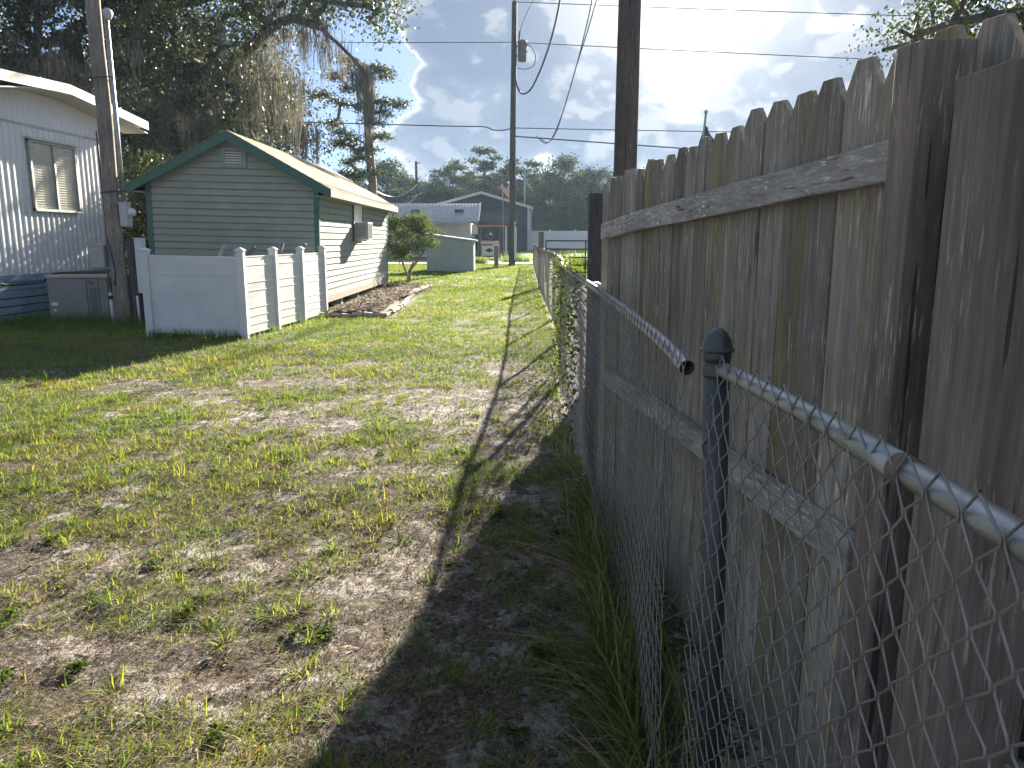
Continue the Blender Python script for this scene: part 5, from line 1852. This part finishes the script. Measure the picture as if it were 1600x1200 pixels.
# longer uncut grass round the poles and walls on the left
n = 5200
x = rg.uniform(-10, -5.6, n)
y_ = np.where(rg.random(n) < .55, rg.uniform(13.3, 14.3, n), rg.uniform(12.3, 14.6, n))
kp = lawn_ok(x, y_) & (fbm(x, y_, 1.2, 3) > .36)
x, y_ = x[kp], y_[kp]
N = len(x)
push(*blades(x, y_, rg.uniform(.08, .30, N), .010 * rg.uniform(.6, 1.3, N), np.clip(rg.normal(.35, .2, N), .02, .9), rg.uniform(0, 6.28, N), rg, 3, np.clip(rg.normal(.15, .12, N), 0, 1)))
n = 700
x = rg.uniform(-5.7, -3.7, n)
y_ = np.where(x < -4.1, 11.72 + (-4.1 - x) * .17 - rg.random(n) * .08, rg.uniform(11.7, 15.4, n))
x = np.where(x < -4.1, x, -4.03 + (y_ - 11.76) * .09 + rg.random(n) * .07)
push(*blades(x, y_, rg.uniform(.05, .22, n), .009 * rg.uniform(.6, 1.3, n), np.clip(rg.normal(.3, .2, n), .02, .9), rg.uniform(0, 6.28, n), rg, 3, np.clip(rg.normal(.3, .2, n), 0, 1)))
grass_me = np_mesh('grass', np.concatenate(VV), np.concatenate(FF), M['grass'], np.concatenate(TT))
props(link('grass', grass_me), label='patchy yellow-green lawn grass over the sandy yard', cat='grass', kind='stuff')

# dead thatch lying on the sand
VV, FF, TT, base_n = [], [], [], 0
for (ya, yb, per, L0, L1, w, xlo) in ((1.2, 3.2, 8000, .012, .055, .0026, -3.2), (3.2, 6, 4000, .015, .06, .0040, -5.5), (6, 11, 800, .02, .06, .007, -9)):
    n = int((yb - ya) * (.6 - xlo) * per)
    x, y_ = rg.uniform(xlo, .6, n), rg.uniform(ya, yb, n)
    kp = in_view(x, y_) & lawn_ok(x, y_) & (rg.random(n) < .25 + 1.1 * (1 - fbm(x + 9, y_, 3.0, 3)))
    x, y_ = x[kp], y_[kp]
    N = len(x)
    push(*blades(x, y_, rg.uniform(L0, L1, N), w * rg.uniform(.6, 1.5, N), rg.uniform(.9, 1.35, N), rg.uniform(0, 6.28, N), rg, 2, rg.random(N) ** 1.2, z=gz(x, y_) + .002 + rg.random(N) * .006))
n = 1500
x, y_ = rg.uniform(-4, .45, n), rg.uniform(1.3, 7, n)
kp = in_view(x, y_) & lawn_ok(x, y_)
x, y_ = x[kp], y_[kp]
N = len(x)
push(*blades(x, y_, rg.uniform(.02, .05, N), rg.uniform(.008, .02, N), rg.uniform(.8, 1.3, N), rg.uniform(0, 6.28, N), rg, 2, rg.random(N), z=gz(x, y_) + .004))
props(link('dead_grass', np_mesh('dead_grass', np.concatenate(VV), np.concatenate(FF), M['straw'], np.concatenate(TT))), label='brown dead thatch scattered over the bare sand', cat='dead grass', kind='stuff')

# tall weeds along the wire
VV, FF, TT, base_n = [], [], [], 0
n = 5200
y_ = .9 + 7.5 * rg.random(n) ** 1.25
side_ = rg.random(n)
lx = np.where(y_ < 1.7, .45, np.interp(y_, cfy, [p[0] for p in CF]))
x = lx - .10 + .26 * side_ - (rg.random(n) < .3) * rg.random(n) * .14
dens = fbm(x, y_, 1.5, 3)
kp = (rg.random(n) < np.clip(dens * 1.8 - .35, .1, 1)) & (x < np.minimum(wfx(y_) - .02, 2))
x, y_ = x[kp], y_[kp]
N = len(x)
L = rg.uniform(.10, .42, N) * np.clip(1.25 - y_ * .07, .6, 1.2)
lean = np.clip(rg.normal(.45, .25, N), .03, 1.1)
az = np.where(rg.random(N) < .55, rg.normal(math.pi, .7, N), rg.uniform(0, 6.28, N))
push(*blades(x, y_, L, .0075 * rg.uniform(.5, 1.5, N), lean, az, rg, 4, np.clip(rg.beta(1.6, 1.7, N), 0, 1)))
# broad arching blades
n = 260
y_ = rg.uniform(1.2, 4.4, n)
x = np.interp(y_, cfy, [p[0] for p in CF]) - rg.uniform(-.02, .10, n)
push(*blades(x, y_, rg.uniform(.22, .52, n), .014 * rg.uniform(.6, 1.2, n), rg.uniform(.6, 1.15, n), rg.normal(math.pi, .7, n), rg, 6, np.clip(rg.normal(.45, .25, n), 0, 1)))
props(link('tall_grass', np_mesh('tall_grass', np.concatenate(VV), np.concatenate(FF), M['tall'], np.concatenate(TT))), label='long unmown grass and weeds growing through the foot of the chain link fence', cat='tall grass', kind='stuff')

# low broad-leaved weeds
nw = 24
wspots = [(-.72, 2.75), (-.30, 3.4), (-.9, 2.1), (-1.3, 1.9), (.1, 2.6)]
while len(wspots) < nw:
    wspots.append((R.uniform(-2.6, .25), R.uniform(2.0, 5.5)))
for k, (x0, yq_) in enumerate(wspots):
    n = 60
    az = rg.uniform(0, 6.283, n)
    r_ = rg.uniform(.0, .055, n)
    cen = np.stack([x0 + np.cos(az) * r_, yq_ + np.sin(az) * r_, float(gz(x0, yq_)) + .008 + rg.random(n) * .022], -1)
    o0 = np.array([x0, yq_, float(gz(x0, yq_))])
    V, F, T = leaves(cen - o0, .026, rg, .5, flat=.7, lo=.1, hi=.7)
    o = link('weed_plant', np_mesh('weed_plant', V, F, M['shrub_leaf'], T), None, tuple(o0))
    props(o, 'low broad-leaved green weed flat on the sandy lawn', 'weed', 'low weeds in the lawn')

# vine on the wire further down
g9 = np.random.default_rng(41)
n = 3000
y_ = np.concatenate([g9.normal(7.0, .7, n // 2), g9.normal(9.3, 1.2, n - n // 2)])
z_ = np.clip(g9.beta(1.3, 1.2, n) * 1.32, .02, 1.34)
kp = (fbm(y_ * 1.0, z_, 2.2, 3) > .43)
y_, z_ = y_[kp], z_[kp]
x = np.interp(y_, cfy, [p[0] for p in CF]) + g9.normal(size=len(y_)) * .05
o0 = np.array([.52, 7.6, 0])
V, F, T = leaves(np.stack([x, y_, z_], -1) - o0, .042, g9, .6, lo=.3)
vn = thing('vine', 'leafy green vine climbing the chain link fence beyond the dark timber post', 'vine', tuple(o0))
props(link('foliage', np_mesh('foliage', V, F, M['shrub_leaf'], T), vn), kind='stuff')
st_ = MB()
for k in range(9):
    ys_ = g9.uniform(6.2, 9.2)
    st_.tube(smooth_path([Vector((float(cfx(ys_)) - .01, ys_ + .12 * math.sin(j + k), .0 + j * .2)) for j in range(6)], 3), .005, 4)
st_.part('stem', M['bark'], vn)

# weeds by the road and the gate
for (u, v, Yw, h, wd_, lab) in ((749, 400, 49, .55, .9, 'yellow-green clump of strappy leaves in front of the roadside stand'), (808, 398, 52, .75, 1.9, 'loose green weeds right of the tall utility pole by the road'),
                               (893, 415, 27, .9, .8, 'yellow-green weed clump showing through the black farm gate'), (905, 402, 40, 1.2, 1.5, 'leafy weed clump by the road beyond the farm gate')):
    b0_ = at(u, v, Yw)
    n = 420
    x = b0_.x + g9.normal(size=n) * wd_ * .35
    y_ = Yw + g9.normal(size=n) * wd_ * .25
    V, F, T = blades(x, y_, h * g9.uniform(.4, 1.1, n), .045 * g9.uniform(.6, 1.4, n), np.clip(g9.normal(.45, .25, n), .03, 1), g9.uniform(0, 6.28, n), g9, 4, np.clip(g9.normal(.3, .15, n), 0, 1))
    o0 = np.array([b0_.x, Yw, float(gz(b0_.x, Yw))])
    props(link('weed_clump', np_mesh('weed_clump', V - o0, F, M['grass'], T), None, tuple(o0)), lab, 'weeds')
